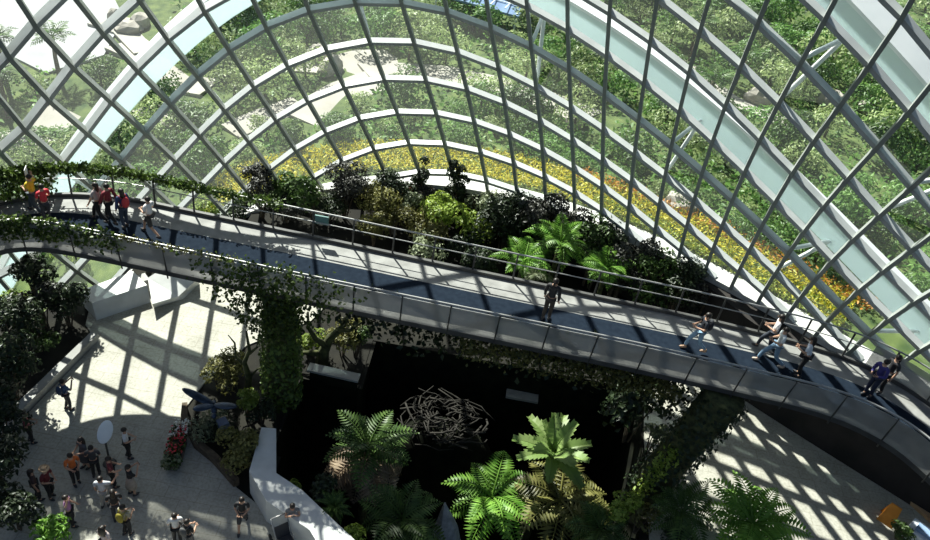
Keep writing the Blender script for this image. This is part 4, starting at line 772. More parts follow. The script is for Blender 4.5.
for q_, (x_, y_, lm_, R_2, lab_) in enumerate((
    (598, 232, 'mid', .9, 'first dark bush right under the white sill above the tree ferns'), (575, 224, 'purple', .8, 'dark bush under the sill directly above the tallest tree fern'),
    (620, 262, 'dark', .9, 'dark bush between mid green tree fern and hedge'), (645, 284, 'mid', .8, 'dark bush behind the rail right of the mid green tree fern'),
    (705, 296, 'purple', .6, 'last dark bush at the narrow right end of the bed'), (530, 236, 'dark', .9, 'dark bush left behind the tallest tree fern'),
    (497, 222, 'mid', .8, 'mid green bush among the dark ones right of the speckled shrub'), (450, 200, 'dark', .8, 'dark bush behind the lime tipped shrub'),
    (425, 198, 'purple', .7, 'dark bush behind the round cushion shrub'), (540, 252, 'mid', .7, 'green bush in the gap between the two left tree ferns'),
    (375, 228, 'olive', .7, 'olive shrub in front of the olive yellow one near the wedge'), (480, 262, 'dark', .8, 'low dark shrub close behind the rail left of the ferns'))):
    hb('shrub', lab_, x_, y_, .9, R_2*1.15, R_2*1.9, lm_, 1200, .16, 100+q_)
def hf(label, px, py, z, L, Wd, nf, lm, seed, **k):
    p = at(px, py, z); return fern('tree_fern', label, 'tree fern', (p.x, p.y, z), k.pop('base', 0), L, Wd, nf, lm, seed, **k)
hf('large bright green tree fern behind the rail, tallest in the bed', 560, 243, 2.4, 1.6, .46, 15, 'bright', 31, tilt=(0, 60))
hf('bright green tree fern left of the tallest one', 523, 262, 2.0, 1.4, .42, 13, 'bright', 32, tilt=(0, 55))
hf('mid green tree fern right of the tallest one behind the rail', 606, 270, 2.3, 1.35, .4, 13, 'bright', 33, tilt=(0, 50))
hf('pale low fern behind the person in black', 535, 275, .9, .9, .35, 11, 'pale', 34, tilt=(5, 60))
# left edge
hb('shrub', 'tall dark shrub rising in front of the lower left glass', 33, 275, 1.6, .75, 3.0, 'dark', 900, .17, 41)
hb('shrub', 'dark bushy shrub left of the white slab bench', 66, 310, .7, .95, 1.7, 'dark', 1300, .15, 42)
hb('shrub', 'dark shrub with pale tips below the tall dark one', 40, 305, 1.0, .9, 1.8, 'purple', 1000, .15, 43)
hb('shrub', 'dark shrub at the left edge beside the lime hedge', 12, 330, 1.0, 1.1, 2.0, 'dark', 1200, .16, 44)
hb('shrub', 'mid green shrub along the curb in the left border', 38, 338, .6, .7, 1.2, 'mid', 600, .14, 45)
hb('hedge', 'strip of bright lime hedge at the left glass foot', 14, 305, .6, .8, .8, 'lime', 800, .13, 46, cat='hedge')
hb('shrub', 'very dark shrub in the left border near the curb corner', 8, 372, 1.2, 1.1, 2.2, 'dark', 1300, .17, 47)
hb('shrub', 'very dark shrub at the left edge level with the pink person', -4, 415, 1.2, 1.0, 2.2, 'dark', 1200, .17, 48)
hb('shrub', 'very dark shrub at the left edge above the two seated visitors', -6, 462, 1.2, .95, 2.2, 'dark', 1200, .17, 49)
hb('shrub', 'very dark shrub in the lower left corner', 10, 508, 1.0, .85, 1.7, 'dark', 1100, .16, 50)
hb('shrub', 'bright green leafy shrub at the bottom left', 46, 538, .5, .62, .85, 'bright', 650, .17, 51, asp=.4)
p = outz(66, 264)[0]; bush('shrub', 'lime shrub outside the glass below the left walkway bend', 'shrub', (p.x, p.y, p.z), 1.0, 1.1, 'lime', 700, .15, 52)
# planted corner at the left pillar
hb('shrub', 'round yellow green shrub beside the white parapet wall', 236, 452, .6, .78, 1.4, 'olive', 1300, .13, 61)
hb('shrub', 'fresh bright green shrub at the foot of the ivy pillar', 246, 400, .9, .48, 1.5, 'lime', 520, .13, 62)
hb('shrub', 'mossy yellow shrub on the plaza side of the planted corner', 219, 382, .4, .7, .9, 'olive', 800, .12, 63)
hb('shrub', 'brownish mossy shrub left of the ivy pillar', 234, 368, .5, .6, 1.1, 'olive', 650, .12, 64)
hb('shrub', 'low dark leaved ground shrub inside the curved stone kerb', 204, 428, .25, .75, .6, 'pale', 650, .11, 65)
hb('shrub', 'dark shrub between the winged sculpture and yellow green shrub', 222, 432, .2, .55, .6, 'dark', 500, .12, 66)
hb('shrub', 'dark shrub at the pillar foot next to the parapet end', 262, 418, .3, .5, .9, 'dark', 500, .13, 67)
hb('shrub', 'yellow green bush behind the pale ledge right of the pillar', 343, 343, .6, .75, 1.4, 'olive', 900, .13, 68)
hb('shrub', 'fresh green bush right of the gnarled branches', 357, 338, .9, .5, 1.6, 'mid', 500, .13, 69)
hb('shrub', 'mossy low bush behind the pillar below the walkway', 308, 345, .3, .65, .8, 'lime', 600, .12, 70)
# right of the pit
hb('shrub', 'big leaved dark shrub at the pit edge left of the right pillar', 640, 405, 1.8, 1.2, 3.3, 'dark', 750, .26, 71, asp=.6)
hb('shrub', 'pale leaved shrub below the big leaved one', 652, 440, .8, .5, 1.6, 'pale', 160, .2, 72)
hb('shrub', 'bright yellow green shrub at the bottom left of the right pillar', 626, 505, 1.0, .6, 1.6, 'lime', 600, .13, 73)
hb('shrub', 'mossy shrub at the foot of the right pillar', 640, 520, .6, .55, 1.1, 'olive', 600, .13, 74)
hb('shrub', 'dark green clipped shrub in the bottom right corner', 902, 533, .4, .42, .7, 'mid', 500, .11, 75)
hb('shrub', 'dark shrub under the right pillar between ferns', 672, 535, .4, .7, .9, 'dark', 600, .15, 76)
hf('wide bright green fern at the bottom right on the paving', 752, 525, 1.1, 1.9, .55, 24, 'bright', 81, tilt=(-5, 40))
hf('darker green fern between the right pillar and bright fern', 683, 512, 1.0, 1.3, .45, 15, 'mid', 82, tilt=(-5, 45))
# plants growing out of the pit
hf('dark tree fern with brown withered fronds in the pit at left', 368, 450, -.1, 1.9, .62, 13, 'mid', 83, base=-6.2, brown=15, tilt=(0, 70), trunk_r=.13)
hf('pale green broad lobed palm catching sun in the pit centre', 552, 455, .3, 1.5, .6, 15, 'palm', 84, base=-6.2, kind='paddle', tilt=(5, 75), trunk_r=.12)
hf('green fern in the pit left below the lobed palm', 492, 497, -1.2, 1.9, .6, 14, 'bright', 85, base=-6.2, tilt=(0, 55))
hf('dark yellowish fern in the pit below the lobed palm', 560, 500, -1.0, 2.2, .7, 14, 'olive', 86, base=-6.2, tilt=(0, 45))
hf('dim green fern at the bottom of the pit left of the rock', 402, 520, .2, 1.6, .55, 12, 'mid', 87, base=-6.2, tilt=(0, 55))
hf('lowest dark fern at the bottom edge of the pit', 600, 530, .3, 1.2, .42, 12, 'mid', 88, base=-6.2, tilt=(0, 45))
hf('spiky dark rosette plant beside the white wall', 334, 508, .75, .65, .12, 22, 'mid', 89, base=0, tilt=(10, 70))
hb('shrub', 'yellow green edging plant on the parapet at its bend', 292, 483, .8, .32, .6, 'lime', 260, .12, 90, z=.2)
hb('shrub', 'yellow green edging plant along the bottom of the white wall', 352, 531, .8, .4, .6, 'lime', 380, .12, 91, z=.2)
hb('shrub', 'dark leafy shrub between the parapet and dark tree fern', 330, 492, .6, .55, 1.1, 'dark', 600, .16, 92)
# bare gnarled trees by the left pillar
def gnarl(label, base, limbs, r):
    o = empty('gnarled_tree', base); tag(o, label, 'tree')
    for nm, pts, rr in limbs:
        mb = MB(); mb.tube(pts, [rr*(1-.75*k/(len(pts)-1)) for k in range(len(pts))], 7); build(mb, nm, M['moss'], o, True)
gnarl('mossy gnarled tree with thick bent branches right of the ivy pillar', (-4.3, 19.5, 0), [
    ('trunk', [(0, 0, -.1), (.05, 0, .6), (.2, .1, 1.1), (.55, .1, 1.6), (.8, .2, 2.3)], .24), ('branch', [(.1, 0, .8), (-.25, -.1, 1.15), (-.5, -.1, 1.6), (-.55, 0, 2.2)], .13),
    ('branch', [(.5, .1, 1.55), (.9, -.1, 1.8), (1.3, -.1, 2.3)], .1), ('branch', [(0, 0, .4), (-.5, -.3, .6), (-.9, -.3, .5)], .13)], .2)
gnarl('thin bare twisted tree left of the ivy pillar', (-6.3, 17.6, 0), [
    ('trunk', [(0, 0, -.1), (.05, 0, .7), (-.08, 0, 1.3), (.1, 0, 1.9), (.02, 0, 2.7)], .13), ('branch', [(-.05, 0, 1.2), (-.35, 0, 1.5), (-.4, .1, 2.0), (-.6, .1, 2.3)], .06),
    ('branch', [(.05, 0, 1.7), (.35, 0, 2.1), (.4, 0, 2.6)], .06), ('branch', [(.03, 0, .6), (.3, .1, 1.0), (.55, .1, 1.2)], .05), ('branch', [(-.35, 0, 1.5), (-.65, -.1, 1.6), (-.8, -.1, 1.85)], .035)], .1)
# nest of driftwood on a dark rock mound in the pit
mb = MB(); rr = random.Random(9); mb.ell((0, 0, 0), (2.2, 1.3, 2.6), 16, 10); mb.v = [(a*rr.uniform(.92, 1.06), b*rr.uniform(.92, 1.06), c*rr.uniform(.95, 1.04)) for a, b, c in mb.v]
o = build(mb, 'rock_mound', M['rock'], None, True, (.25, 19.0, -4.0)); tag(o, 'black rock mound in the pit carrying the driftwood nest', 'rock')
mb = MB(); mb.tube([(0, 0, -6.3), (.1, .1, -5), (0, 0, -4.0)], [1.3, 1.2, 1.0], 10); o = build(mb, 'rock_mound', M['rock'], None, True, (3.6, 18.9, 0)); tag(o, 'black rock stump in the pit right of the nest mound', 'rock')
ns = empty('driftwood_nest', (.25, 18.9, -1.35), 0, 1.18); tag(ns, 'round nest of tangled pale driftwood sticks in the dark pit', 'nest')
wood = noisy('driftwood', (.034, .031, .025), (.018, .016, .013), 5, .9); rr = random.Random(2)
for k in range(96):
    a = rr.uniform(0, 6.283); da = rr.uniform(.5, 1.3)*rr.choice((-1, 1)); r1 = rr.uniform(.05, 1.5); r2 = rr.uniform(.3, 1.55); h = rr.uniform(-.05, .4)
    pts = [(r*math.cos(a+da*t)+rr.uniform(-.08, .08), .72*r*math.sin(a+da*t)+rr.uniform(-.08, .08), h+rr.uniform(-.1, .12)) for t, r in ((0, r1), (.35, (r1*2+r2)/3), (.7, (r1+2*r2)/3), (1, r2))]
    w = rr.uniform(.014, .034); mb = MB(); mb.tube(pts, [w, w*1.1, w*.9, w*.5], 6); build(mb, 'stick', wood, ns, True)
mb = MB(); rr = random.Random(5); mb.tube([(0, 0, -6.2), (.05, .1, -2), (-.1, .1, -.6), (-.25, .2, .35)], [.9, .55, .35, .06], 9); mb.v = [(a*rr.uniform(.85, 1.15), b*rr.uniform(.85, 1.15), c) for a, b, c in mb.v]
p = at(450, 522, -.2); o = build(mb, 'rock_spire', M['rockp'], None, False, (p.x, p.y, 0)); tag(o, 'pointed grey rock standing in the pit at the bottom centre', 'rock')
# flower boat, winged sculpture, oval board, wet floor sign, cart
p = at(176, 446, .3); fb = empty('flower_cart', (p.x, p.y, .02), R_(100), .9); tag(fb, 'flower filled planter of red and white blooms on the paving by the kerb', 'planter')
mb = MB(); mb.prism([(-.75, -.16), (-.4, -.26), (.4, -.26), (.85, 0), (.4, .26), (-.4, .26), (-.75, .16)], 0, [.24, .2, .2, .34, .2, .2, .24]); build(mb, 'trough', noisy('trough_wood', (.07, .06, .05), (.13, .11, .09), 4, .8), fb)
rng = np.random.default_rng(31)
def blooms(nm, lm, n, x0, x1, size, z0, z1):
    P = np.stack([rng.uniform(x0, x1, n), rng.uniform(-.27, .27, n), rng.uniform(z0-.12, z1-.12, n)], 1); nmv = rng.normal(size=(n, 3)); nmv[:, 2] += .8
    link(nm, leaves(nm, P, nmv, size, rng, .7), LM[lm], fb)['kind'] = 'stuff'
blooms('foliage', 'mid', 420, -.9, .85, .13, .3, .6); blooms('foliage', 'pale', 160, -.9, -.4, .14, .35, .65); blooms('red_flowers', 'flowr', 110, -.5, .7, .1, .5, .72); blooms('white_flowers', 'floww', 110, .2, .95, .1, .5, .75)
p = at(213, 418, .6); ws = empty('winged_sculpture', (p.x, p.y, 0), R_(20)); tag(ws, 'dark blue grey winged sculpture in the planted corner', 'sculpture')
mt = noisy('sculpture_metal', (.022, .035, .06), (.045, .07, .12), 4, .35, .5)
mb = MB(); mb.tube([(0, 0, -.05), (0, 0, .7), (.05, 0, 1.15)], [.06, .05, .05], 8); build(mb, 'post', mt, ws, True)
mb = MB(); mb.ell((.05, 0, 1.1), (.11, .28, .1), 12, 8); mb.ell((.05, -.33, 1.08), (.08, .1, .08), 10, 6); build(mb, 'body', mt, ws, True)
for a, l in ((150, .55), (-25, .4), (205, .34)):
    mb = MB(); rot = Matrix.Rotation(R_(a), 3, 'Z') @ Matrix.Rotation(R_(-14), 3, 'Y'); mb.ell(rot @ Vector((l*.95, 0, 0)), (l, .15, .03), 16, 6, rot); mb.v = [(x+.05, y, z+1.2) for x, y, z in mb.v]; build(mb, 'wing', mt, ws, True)
mb = MB(); mb.box((.28, -.25, .45), (.3, .3, .5), .4); build(mb, 'pedestal', noisy('blue_pot', (.1, .15, .24), (.07, .1, .17), 3, .5), ws)
p = at(110, 464, 0); ob = empty('oval_board', (p.x, p.y, .02), R_(25), .88); tag(ob, 'white oval board on a dark pole standing among the visitors', 'sign')
mb = MB(); mb.tube([(0, 0, 0), (0, 0, 1.3)], .035, 8); mb.ell((0, 0, .02), (.22, .22, .03), 14, 6); build(mb, 'pole', M['post'], ob, True)
mb = MB(); rot = Matrix.Rotation(R_(18), 3, 'Y') @ Matrix.Rotation(R_(-20), 3, 'X'); mb.ell((.05, 0, 1.6), (.23, .03, .43), 20, 12, rot); build(mb, 'board', noisy('board_white', (.72, .78, .82), (.66, .72, .77), 2, .5), ob, True)
p = at(886, 520, .0); wf = empty('floor_sign', (p.x, p.y, .02), R_(-35)); tag(wf, 'orange folding warning sign standing on the paving at right', 'sign')
orange = noisy('sign_orange', (.72, .28, .03), (.62, .22, .02), 4, .5)
for sgn in (-1, 1):
    mb = MB(); mb.add([(-.26, sgn*.24, 0), (.26, sgn*.24, 0), (.17, sgn*.02, .72), (-.17, sgn*.02, .72), (-.26, sgn*.21, 0), (.26, sgn*.21, 0), (.17, sgn*.0, .72), (-.17, sgn*.0, .72)],
        [(0, 1, 2, 3), (7, 6, 5, 4), (0, 4, 5, 1), (1, 5, 6, 2), (2, 6, 7, 3), (3, 7, 4, 0)]); build(mb, 'panel', orange, wf)
mb = MB(); mb.tube([(-.17, 0, .72), (.17, 0, .72)], .03, 8); build(mb, 'handle', orange, wf, True)
p = at(921, 536, .4); cb = empty('equipment_case', (p.x, p.y, .02), R_(-40)); tag(cb, 'white and blue case on the paving in the bottom right corner', 'case')
mb = MB(); mb.prism([(-.42, -.28), (.42, -.28), (.42, .28), (-.42, .28)], 0, [.55, .55, .62, .62]); build(mb, 'body', noisy('case_white', (.75, .77, .8), (.65, .68, .72), 3, .4), cb)
mb = MB(); mb.box((0, 0, .63), (.5, .3, .1)); build(mb, 'lid', noisy('case_blue', (.28, .38, .55), (.2, .3, .45), 3, .4), cb)
# ------------------------------------------------------------------ people
dg_cache = []
def skinmesh(name, verts, edges, sub=1):
    me = bpy.data.meshes.new(name); me.from_pydata([v[:3] for v in verts], edges, [])
    ob = bpy.data.objects.new(name, me); COL.objects.link(ob)
    sm = ob.modifiers.new('s', 'SKIN'); sm.use_smooth_shade = True; sm.branch_smoothing = .3
    for i, v in enumerate(verts):
        d = me.skin_vertices[0].data[i]; r = v[3]; d.radius = r if hasattr(r, '__len__') else (r, r); d.use_root = (i == 0)
    if sub:
        ss = ob.modifiers.new('u', 'SUBSURF'); ss.levels = sub; ss.render_levels = sub
    dg = bpy.context.evaluated_depsgraph_get(); out = bpy.data.meshes.new_from_object(ob.evaluated_get(dg)); out.name = name
    bpy.data.objects.remove(ob); bpy.data.meshes.remove(me)
    return out
def merge(me, mb):
    n = len(me.vertices); V = [tuple(v.co) for v in me.vertices]+mb.v
    Fs = [tuple(p.vertices) for p in me.polygons]+[tuple(i+n for i in f) for f in mb.f]
    o = bpy.data.meshes.new(me.name); o.from_pydata(V, [], Fs); o.polygons.foreach_set('use_smooth', [True]*len(Fs)); o.update(); return o
SKIN = noisy('skin', (.52, .32, .22), (.46, .27, .18), 6, .55)
HAIR = noisy('hair', (.012, .009, .007), (.025, .018, .013), 20, .45)
def person(label, px, py, z, head, top, bottom, pose='stand', arms='down', hair='short', shoes=(.04, .04, .045), skirt=None, shorts=False, sleeve=.62, h=1.63, bag=None, carry=None, hat=None, group=None, lean=0.0, loc=None):
    h = (1.38 if px < 300 else (1.52 if px < 600 else 1.46)) if z > 1 else 1.33; P = loc or at(px, py, z); o = empty('person', (P[0], P[1], z+.02), R_(head), h/1.65); tag(o, label, 'person', group)
    st = {'stand': .03, 'walk': .3, 'stride': .38}[pose]
    def hipk(sg):
        y = st*sg; kz = .47 if st < .1 else .46
        if sg > 0: knee = (sg*.085, y*.75+.03, kz); ank = (sg*.09, y, .085)
        else: knee = (sg*.085, y*.35+.06, kz-.02); ank = (sg*.09, y-.03, .085 if st < .1 else .15)
        return (sg*.085, 0, .88), knee, ank
    hipR, kR, aR = hipk(1); hipL, kL, aL = hipk(-1); ly = lean
    A = {}
    for sg in (1, -1):
        sh = (sg*.185, ly, 1.355)
        mode = arms if isinstance(arms, str) else arms[0 if sg > 0 else 1]
        if mode == 'down': e = (sg*.235, ly-.02-sg*st*.35, 1.08); w = (sg*.235, ly+.05-sg*st*.55, .84)
        elif mode == 'phone': e = (sg*.24, ly+.14, 1.17); w = (sg*.075, ly+.3, 1.43)
        elif mode == 'hold': e = (sg*.235, ly+.02, 1.09); w = (sg*.1, ly+.25, 1.08)
        elif mode == 'out': e = (sg*.33, ly+.1, 1.2); w = (sg*.42, ly+.28, 1.34)
        else: e = (sg*.3, ly+.03, 1.45); w = (sg*.22, ly+.1, 1.66)
        A[sg] = (sh, e, w)
    V = [(0, 0, .95, (.135, .1)), (0, ly*.5, 1.1, (.115, .09)), (0, ly*.9, 1.26, (.14, .1)), (0, ly, 1.37, (.085, .07)), (0, ly+.01, 1.45, .05), (0, ly+.02, 1.54, (.075, .085)), (0, ly+.02, 1.61, .06)]
    E = [(0, 1), (1, 2), (2, 3), (3, 4), (4, 5), (5, 6)]
    mbx = MB()
    for sg, (hp, kn, an) in ((1, (hipR, kR, aR)), (-1, (hipL, kL, aL))):
        n = len(V); V += [(*hp, .085), (*kn, .056), (*an, .038), (an[0], an[1]+.13, an[2]-.05, .034)]; E += [(0, n), (n, n+1), (n+1, n+2), (n+2, n+3)]
        sh, e, w = A[sg]; n = len(V); d = (Vector(w)-Vector(e)).normalized(); pm = Vector(w)+d*.06
        V += [(*sh, .055), (*e, .042), (*w, .03), (*pm, (.036, .02))]; E += [(3, n), (n, n+1), (n+1, n+2), (n+2, n+3)]
        side = d.cross(Vector((sg*.3, .2, 1))).normalized(); nn = side.cross(d)
        for q, L in ((-.028, .066), (-.0095, .078), (.0095, .074), (.028, .058)):
            b0 = Vector(w)+d*.07+side*q; mbx.tube([b0, b0+d*L*.5+nn*.006, b0+d*L*.9+nn*.022], [.009, .0085, .006], 5)
        b0 = Vector(w)+d*.03+side*.03; mbx.tube([b0, b0+d*.03+side*.025+nn*.012, b0+d*.06+side*.03+nn*.024], [.011, .01, .007], 5)
    mbx.ell((0, ly+.115, 1.535), (.014, .022, .02), 8, 6)
    for sg in (1, -1): mbx.ell((sg*.082, ly+.02, 1.54), (.012, .02, .03), 8, 6)
    body = merge(skinmesh('body', V, E), mbx); link('body', body, SKIN, o)
    # clothes
    V = [(0, 0, .9, (.155, .118)), (0, ly*.5, 1.08, (.132, .105)), (0, ly*.9, 1.25, (.155, .115)), (0, ly, 1.365, (.1, .085))]; E = [(0, 1), (1, 2), (2, 3)]
    for sg in (1, -1):
        sh, e, w = A[sg]; n = len(V); e_ = Vector(sh).lerp(Vector(e), min(1, sleeve*1.25) if sleeve < .8 else 1)
        V += [(*sh, .068), (*e_, .06)]; E += [(3, n), (n, n+1)]
        if sleeve >= .8: V += [(*Vector(e).lerp(Vector(w), .9), .045)]; E += [(n+1, n+2)]
    link('top', skinmesh('top', V, E), flat(top), o)
    if skirt:
        mb = MB(); rr2 = []
        for z_, r in ((1.02, .135), (.88, .17), (skirt+.15, .21), (skirt, .235)): rr2.append([Vector((r*math.cos(a), r*.8*math.sin(a), z_)) for a in [6.283*j/18 for j in range(18)]])
        mb.sweep(rr2); build(mb, 'skirt', flat(bottom), o, True)
    else:
        V = [(0, 0, .96, (.145, .112))]; E = []
        for hp, kn, an in ((hipR, kR, aR), (hipL, kL, aL)):
            n = len(V); V += [(*hp, .1), (*kn, .075 if not shorts else .082)]; E += [(0, n), (n, n+1)]
            if not shorts: V += [(an[0], an[1], an[2]+.03, .056)]; E += [(n+1, n+2)]
        link('shorts' if shorts else 'trousers', skinmesh('trousers', V, E), flat(bottom), o)
    for an in (aR, aL):
        mb = MB(); mb.ell((an[0], an[1]+.05, an[2]-.035), (.05, .13, .05), 10, 6); mb.ell((an[0], an[1]-.01, an[2]), (.046, .055, .06), 10, 6); build(mb, 'shoe', flat(shoes), o, True)
    mb = MB(); mb.ell((0, ly-.005, 1.575), (.096, .108, .098), 14, 8)
    if hair == 'long': mb.ell((0, ly-.06, 1.46), (.09, .06, .2), 12, 8)
    elif hair == 'tail': mb.ell((0, ly-.12, 1.5), (.035, .04, .12), 10, 6)
    elif hair == 'wide': mb.ell((0, ly-.05, 1.42), (.16, .08, .26), 12, 8)
    build(mb, 'hair', HAIR, o, True)
    if hat: mb = MB(); mb.ell((0, ly, 1.66), (.1, .11, .06), 12, 6); mb.ell((0, ly+.02, 1.63), (.17, .19, .015), 14, 6); build(mb, 'hat', flat(hat), o, True)
    if bag: mb = MB(); mb.ell((0, ly-.19, 1.18), (.15, .09, .22), 12, 8); mb.tube([(.1, ly-.14, 1.36), (.12, ly+.02, 1.42), (.12, ly+.11, 1.28), (.13, ly-.1, 1.02)], .018, 6); mb.tube([(-.1, ly-.14, 1.36), (-.12, ly+.02, 1.42), (-.12, ly+.11, 1.28), (-.13, ly-.1, 1.02)], .018, 6); build(mb, 'backpack', flat(bag), o, True)
    if arms == 'phone': mb = MB(); mb.box((0, ly+.37, 1.5), (.15, .012, .08)); build(mb, 'phone', flat((.03, .03, .035), .3), o)
    if carry == 'sheet': mb = MB(); mb.box((.22, ly+.28, 1.5), (.34, .02, .42), .5); q = build(mb, 'white_sheet', flat((.85, .87, .88)), o)
    if carry == 'bag': mb = MB(); mb.box((.27, ly+.02, .68), (.09, .26, .28)); mb.tube([(.27, ly-.08, .82), (.24, ly+.02, .98), (.27, ly+.1, .82)], .012, 6); build(mb, 'shoulder_bag', flat((.05, .045, .045)), o)
    return o
DK = (.018, .018, .02); DN = (.05, .085, .15); LD = (.20, .32, .45); WH = (.74, .74, .73); GR = (.16, .165, .17)
# on the walkway
person('person in a yellow top carrying a white sheet on the walkway at far left', 37, 214, ZD, 80, (.75, .55, .03), (.06, .08, .1), 'walk', ('out', 'hold'), carry='sheet')
person('person in a bright red top half hidden by the creeper parapet', 49, 224, ZD, 60, (.7, .04, .06), (.05, .05, .06), 'stand', 'hold')
person('person in pale top and dark trousers beside the dark red one on the bridge', 101, 222, ZD, 85, (.4, .34, .33), DK, 'walk', 'down', 'long')
person('person in dark red top walking in the left group on the bridge', 112, 223, ZD, 70, (.25, .03, .04), DK, 'walk', 'down', 'short', sleeve=.9)
person('person in blue jacket with a red backpack on the walkway', 126, 228, ZD, 60, (.03, .05, .14), (.04, .06, .1), 'stand', 'down', 'long', sleeve=.9, bag=(.45, .04, .05))
person('person in white top and beige shorts striding on the left walkway', 152, 236, ZD, 75, (.78, .75, .74), (.06, .055, .05), 'stride', 'hold', 'short', shorts=True)
person('lone person in black in the middle of the walkway', 545, 320, ZD, -20, DK, (.05, .042, .035), 'stand', 'down', 'tail', sleeve=.9, lean=.05)
person('person with black backpack and blue jeans on the walkway at right', 693, 351, ZD, 95, (.02, .024, .035), LD, 'walk', 'hold', 'short', bag=(.02, .022, .03), shoes=(.45, .3, .2))
person('person in white top behind the one in light jeans', 764, 352, ZD, 70, (.8, .76, .74), (.03, .035, .05), 'walk', 'hold', 'long', bag=None)
person('person in pale top and light blue jeans walking on the right walkway', 768, 365, ZD, 85, (.66, .72, .73), LD, 'stride', 'hold', 'short', shoes=(.6, .5, .42))
person('person in white shirt with a dark shoulder bag bending forward', 797, 376, ZD, 60, (.7, .76, .82), DK, 'stand', 'hold', 'long', carry='bag', lean=.1)
person('person in violet blue top at the right end of the walkway', 866, 396, ZD, 120, (.06, .05, .22), (.03, .035, .07), 'stand', 'hold', 'short', sleeve=.9, lean=.08)
person('dark haired person in dark top behind the violet blue one', 876, 392, ZD, 110, (.03, .03, .035), DK, 'stand', 'down', 'long')
# on the paving at left
person('man in blue shirt photographing, alone near the left curb', 69, 410, 0, -35, (.10, .17, .28), (.02, .025, .035), 'stand', 'phone', bag=(.05, .08, .14))
person('person in dark pink top standing against the left border plants', 32, 443, 0, -60, (.32, .06, .1), DK, 'stand', 'hold')
person('person in white shirt and dark trousers right of the oval board', 129, 458, 0, -70, WH, DK, 'stand', 'hold')
person('person with long black hair and grey dress left of the oval board', 87, 468, 0, 150, (.10, .105, .115), (.07, .072, .08), 'stand', 'hold', 'wide', skirt=.5)
person('tall person in dark clothes close below the oval board pole', 97, 476, 0, 20, (.05, .05, .055), DK, 'stand', 'hold', 'short')
person('person in an orange shirt with dark trousers', 77, 484, 0, -130, (.62, .15, .03), DK, 'stand', 'hold')
person('person in dark red top wearing a straw coloured hat', 52, 498, 0, -100, (.16, .025, .03), DK, 'stand', 'hold', hat=(.5, .34, .2))
person('person in dark brown top left of the hat wearer', 39, 500, 0, -50, (.07, .04, .035), DK, 'stand', 'down', 'long')
person('person in maroon top lifting a camera, below the oval board', 114, 487, 0, -60, (.14, .025, .03), DK, 'stand', ('out', 'hold'))
person('person in black top and beige skirt at the edge of the shade', 133, 495, 0, -40, DK, (.36, .31, .26), 'stand', 'phone', 'short', skirt=.5)
person('person in pale grey top and light trousers seen from behind', 106, 507, 0, 10, (.6, .63, .66), (.4, .38, .34), 'stand', ('out', 'down'))
person('person in violet pink top raising one arm', 73, 526, 0, -70, (.42, .2, .4), DK, 'stand', ('raise', 'hold'))
person('person in black top just above the one with yellow trim', 118, 520, 0, 30, DK, (.05, .05, .055), 'stand', 'hold', 'long')
person('person in dark top with white shoulders and yellow trim', 128, 535, 0, -20, (.3, .28, .2), DK, 'stand', 'hold', 'short', bag=(.3, .26, .03))
person('dark haired person in light pink top at the bottom edge', 109, 556, 0, -20, (.6, .5, .48), DK, 'stand', 'down', 'wide')
person('person in white top at the bottom edge near the paving middle', 178, 543, 0, 25, WH, DK, 'stand', 'hold', 'short')
person('person in black top and cap beside the white topped person', 190, 549, 0, -25, DK, (.07, .07, .075), 'stand', 'hold', 'short', bag=(.1, .1, .1))
person('person in black top and grey shorts walking near the white wall', 243, 527, 0, -170, DK, (.05, .05, .052), 'walk', 'hold', 'short', shorts=True)
person('person in grey top photographing beside the parapet wall', 292, 533, 0, -160, (.2, .21, .22), (.05, .05, .055), 'stand', 'phone', 'short', sleeve=.35)
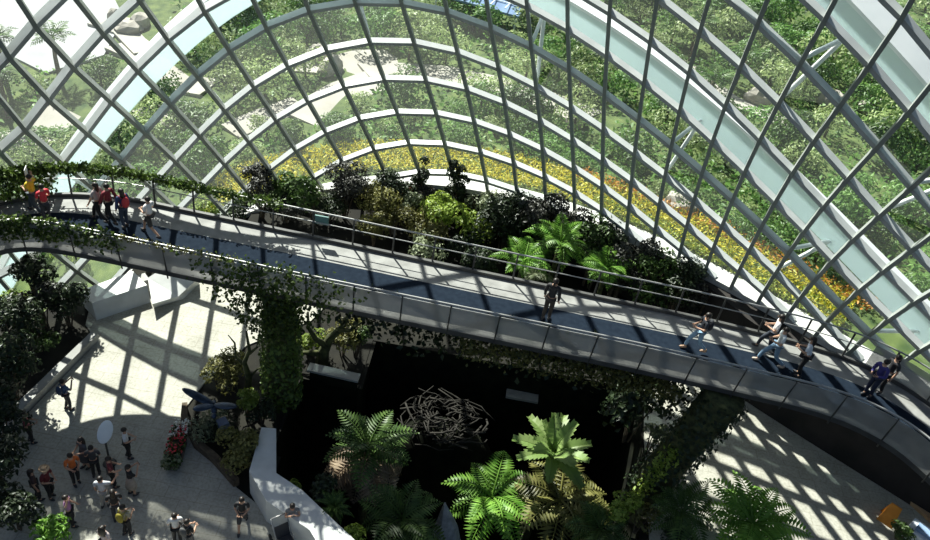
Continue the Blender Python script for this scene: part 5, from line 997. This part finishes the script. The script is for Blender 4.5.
# folded pushchair beside the wall
p = at(284, 541, .3); pc = empty('pushchair', (p.x, p.y, .02), R_(40)); tag(pc, 'dark pushchair with pale metal frame at the bottom by the white wall', 'pushchair')
mb = MB()
for sg in (-1, 1):
    mb.tube([(sg*.22, -.4, .12), (sg*.22, .1, .6), (sg*.22, .35, 1.0)], .018, 7); mb.tube([(sg*.22, .35, .12), (sg*.22, 0, .5), (sg*.22, -.2, .62)], .018, 7)
mb.tube([(-.22, .35, 1.0), (.22, .35, 1.0)], .02, 7); build(mb, 'frame', M['rail'], pc, True)
mb = MB(); mb.sweep([[Vector((sg, y, z)) for sg, dz in ((-.2, 0), (.2, 0), (.2, .05), (-.2, .05)) for z in (z0+dz,)] for y, z0 in ((-.3, .42), (.05, .38), (.2, .75))]); build(mb, 'seat', flat((.04, .04, .045)), pc)
for x in (-.24, .24):
    for y in (-.4, .35):
        mb = MB(); mb.tube([(x-.02, y, .12), (x+.02, y, .12)], [.12, .12], 14); build(mb, 'wheel', flat((.02, .02, .02)), pc)
# ------------------------------------------------------------------ daylight
w = bpy.data.worlds.new('sky'); sc.world = w; w.use_nodes = True; t = w.node_tree; t.nodes.clear()
ow = t.nodes.new('ShaderNodeOutputWorld'); bg = t.nodes.new('ShaderNodeBackground'); sky = t.nodes.new('ShaderNodeTexSky')
SUN = Vector((-math.sin(R_(36))*math.cos(R_(44)), math.cos(R_(36))*math.cos(R_(44)), math.sin(R_(44))))
sky.sky_type = 'NISHITA'; sky.sun_disc = False; sky.sun_elevation = math.asin(SUN.z); sky.sun_rotation = math.atan2(SUN.x, SUN.y); sky.altitude = 10; sky.dust_density = 2.0
bg.inputs['Strength'].default_value = .034
t.links.new(sky.outputs[0], bg.inputs[0]); t.links.new(bg.outputs[0], ow.inputs[0])
sl = bpy.data.lights.new('sun', 'SUN'); sl.energy = 5.0; sl.angle = R_(.55); sl.color = (1, .965, .9); so = bpy.data.objects.new('sun', sl); COL.objects.link(so)
so.rotation_euler = SUN.to_track_quat('Z', 'Y').to_euler(); so.location = (-40, 40, 45)
vs = sc.view_settings; vs.view_transform = 'Standard'; vs.look = 'None'; vs.gamma = 1; vs.exposure = 1.27; vs.use_curve_mapping = False
cy = sc.cycles; cy.transparent_max_bounces = 24; cy.max_bounces = 8; cy.use_denoising = True
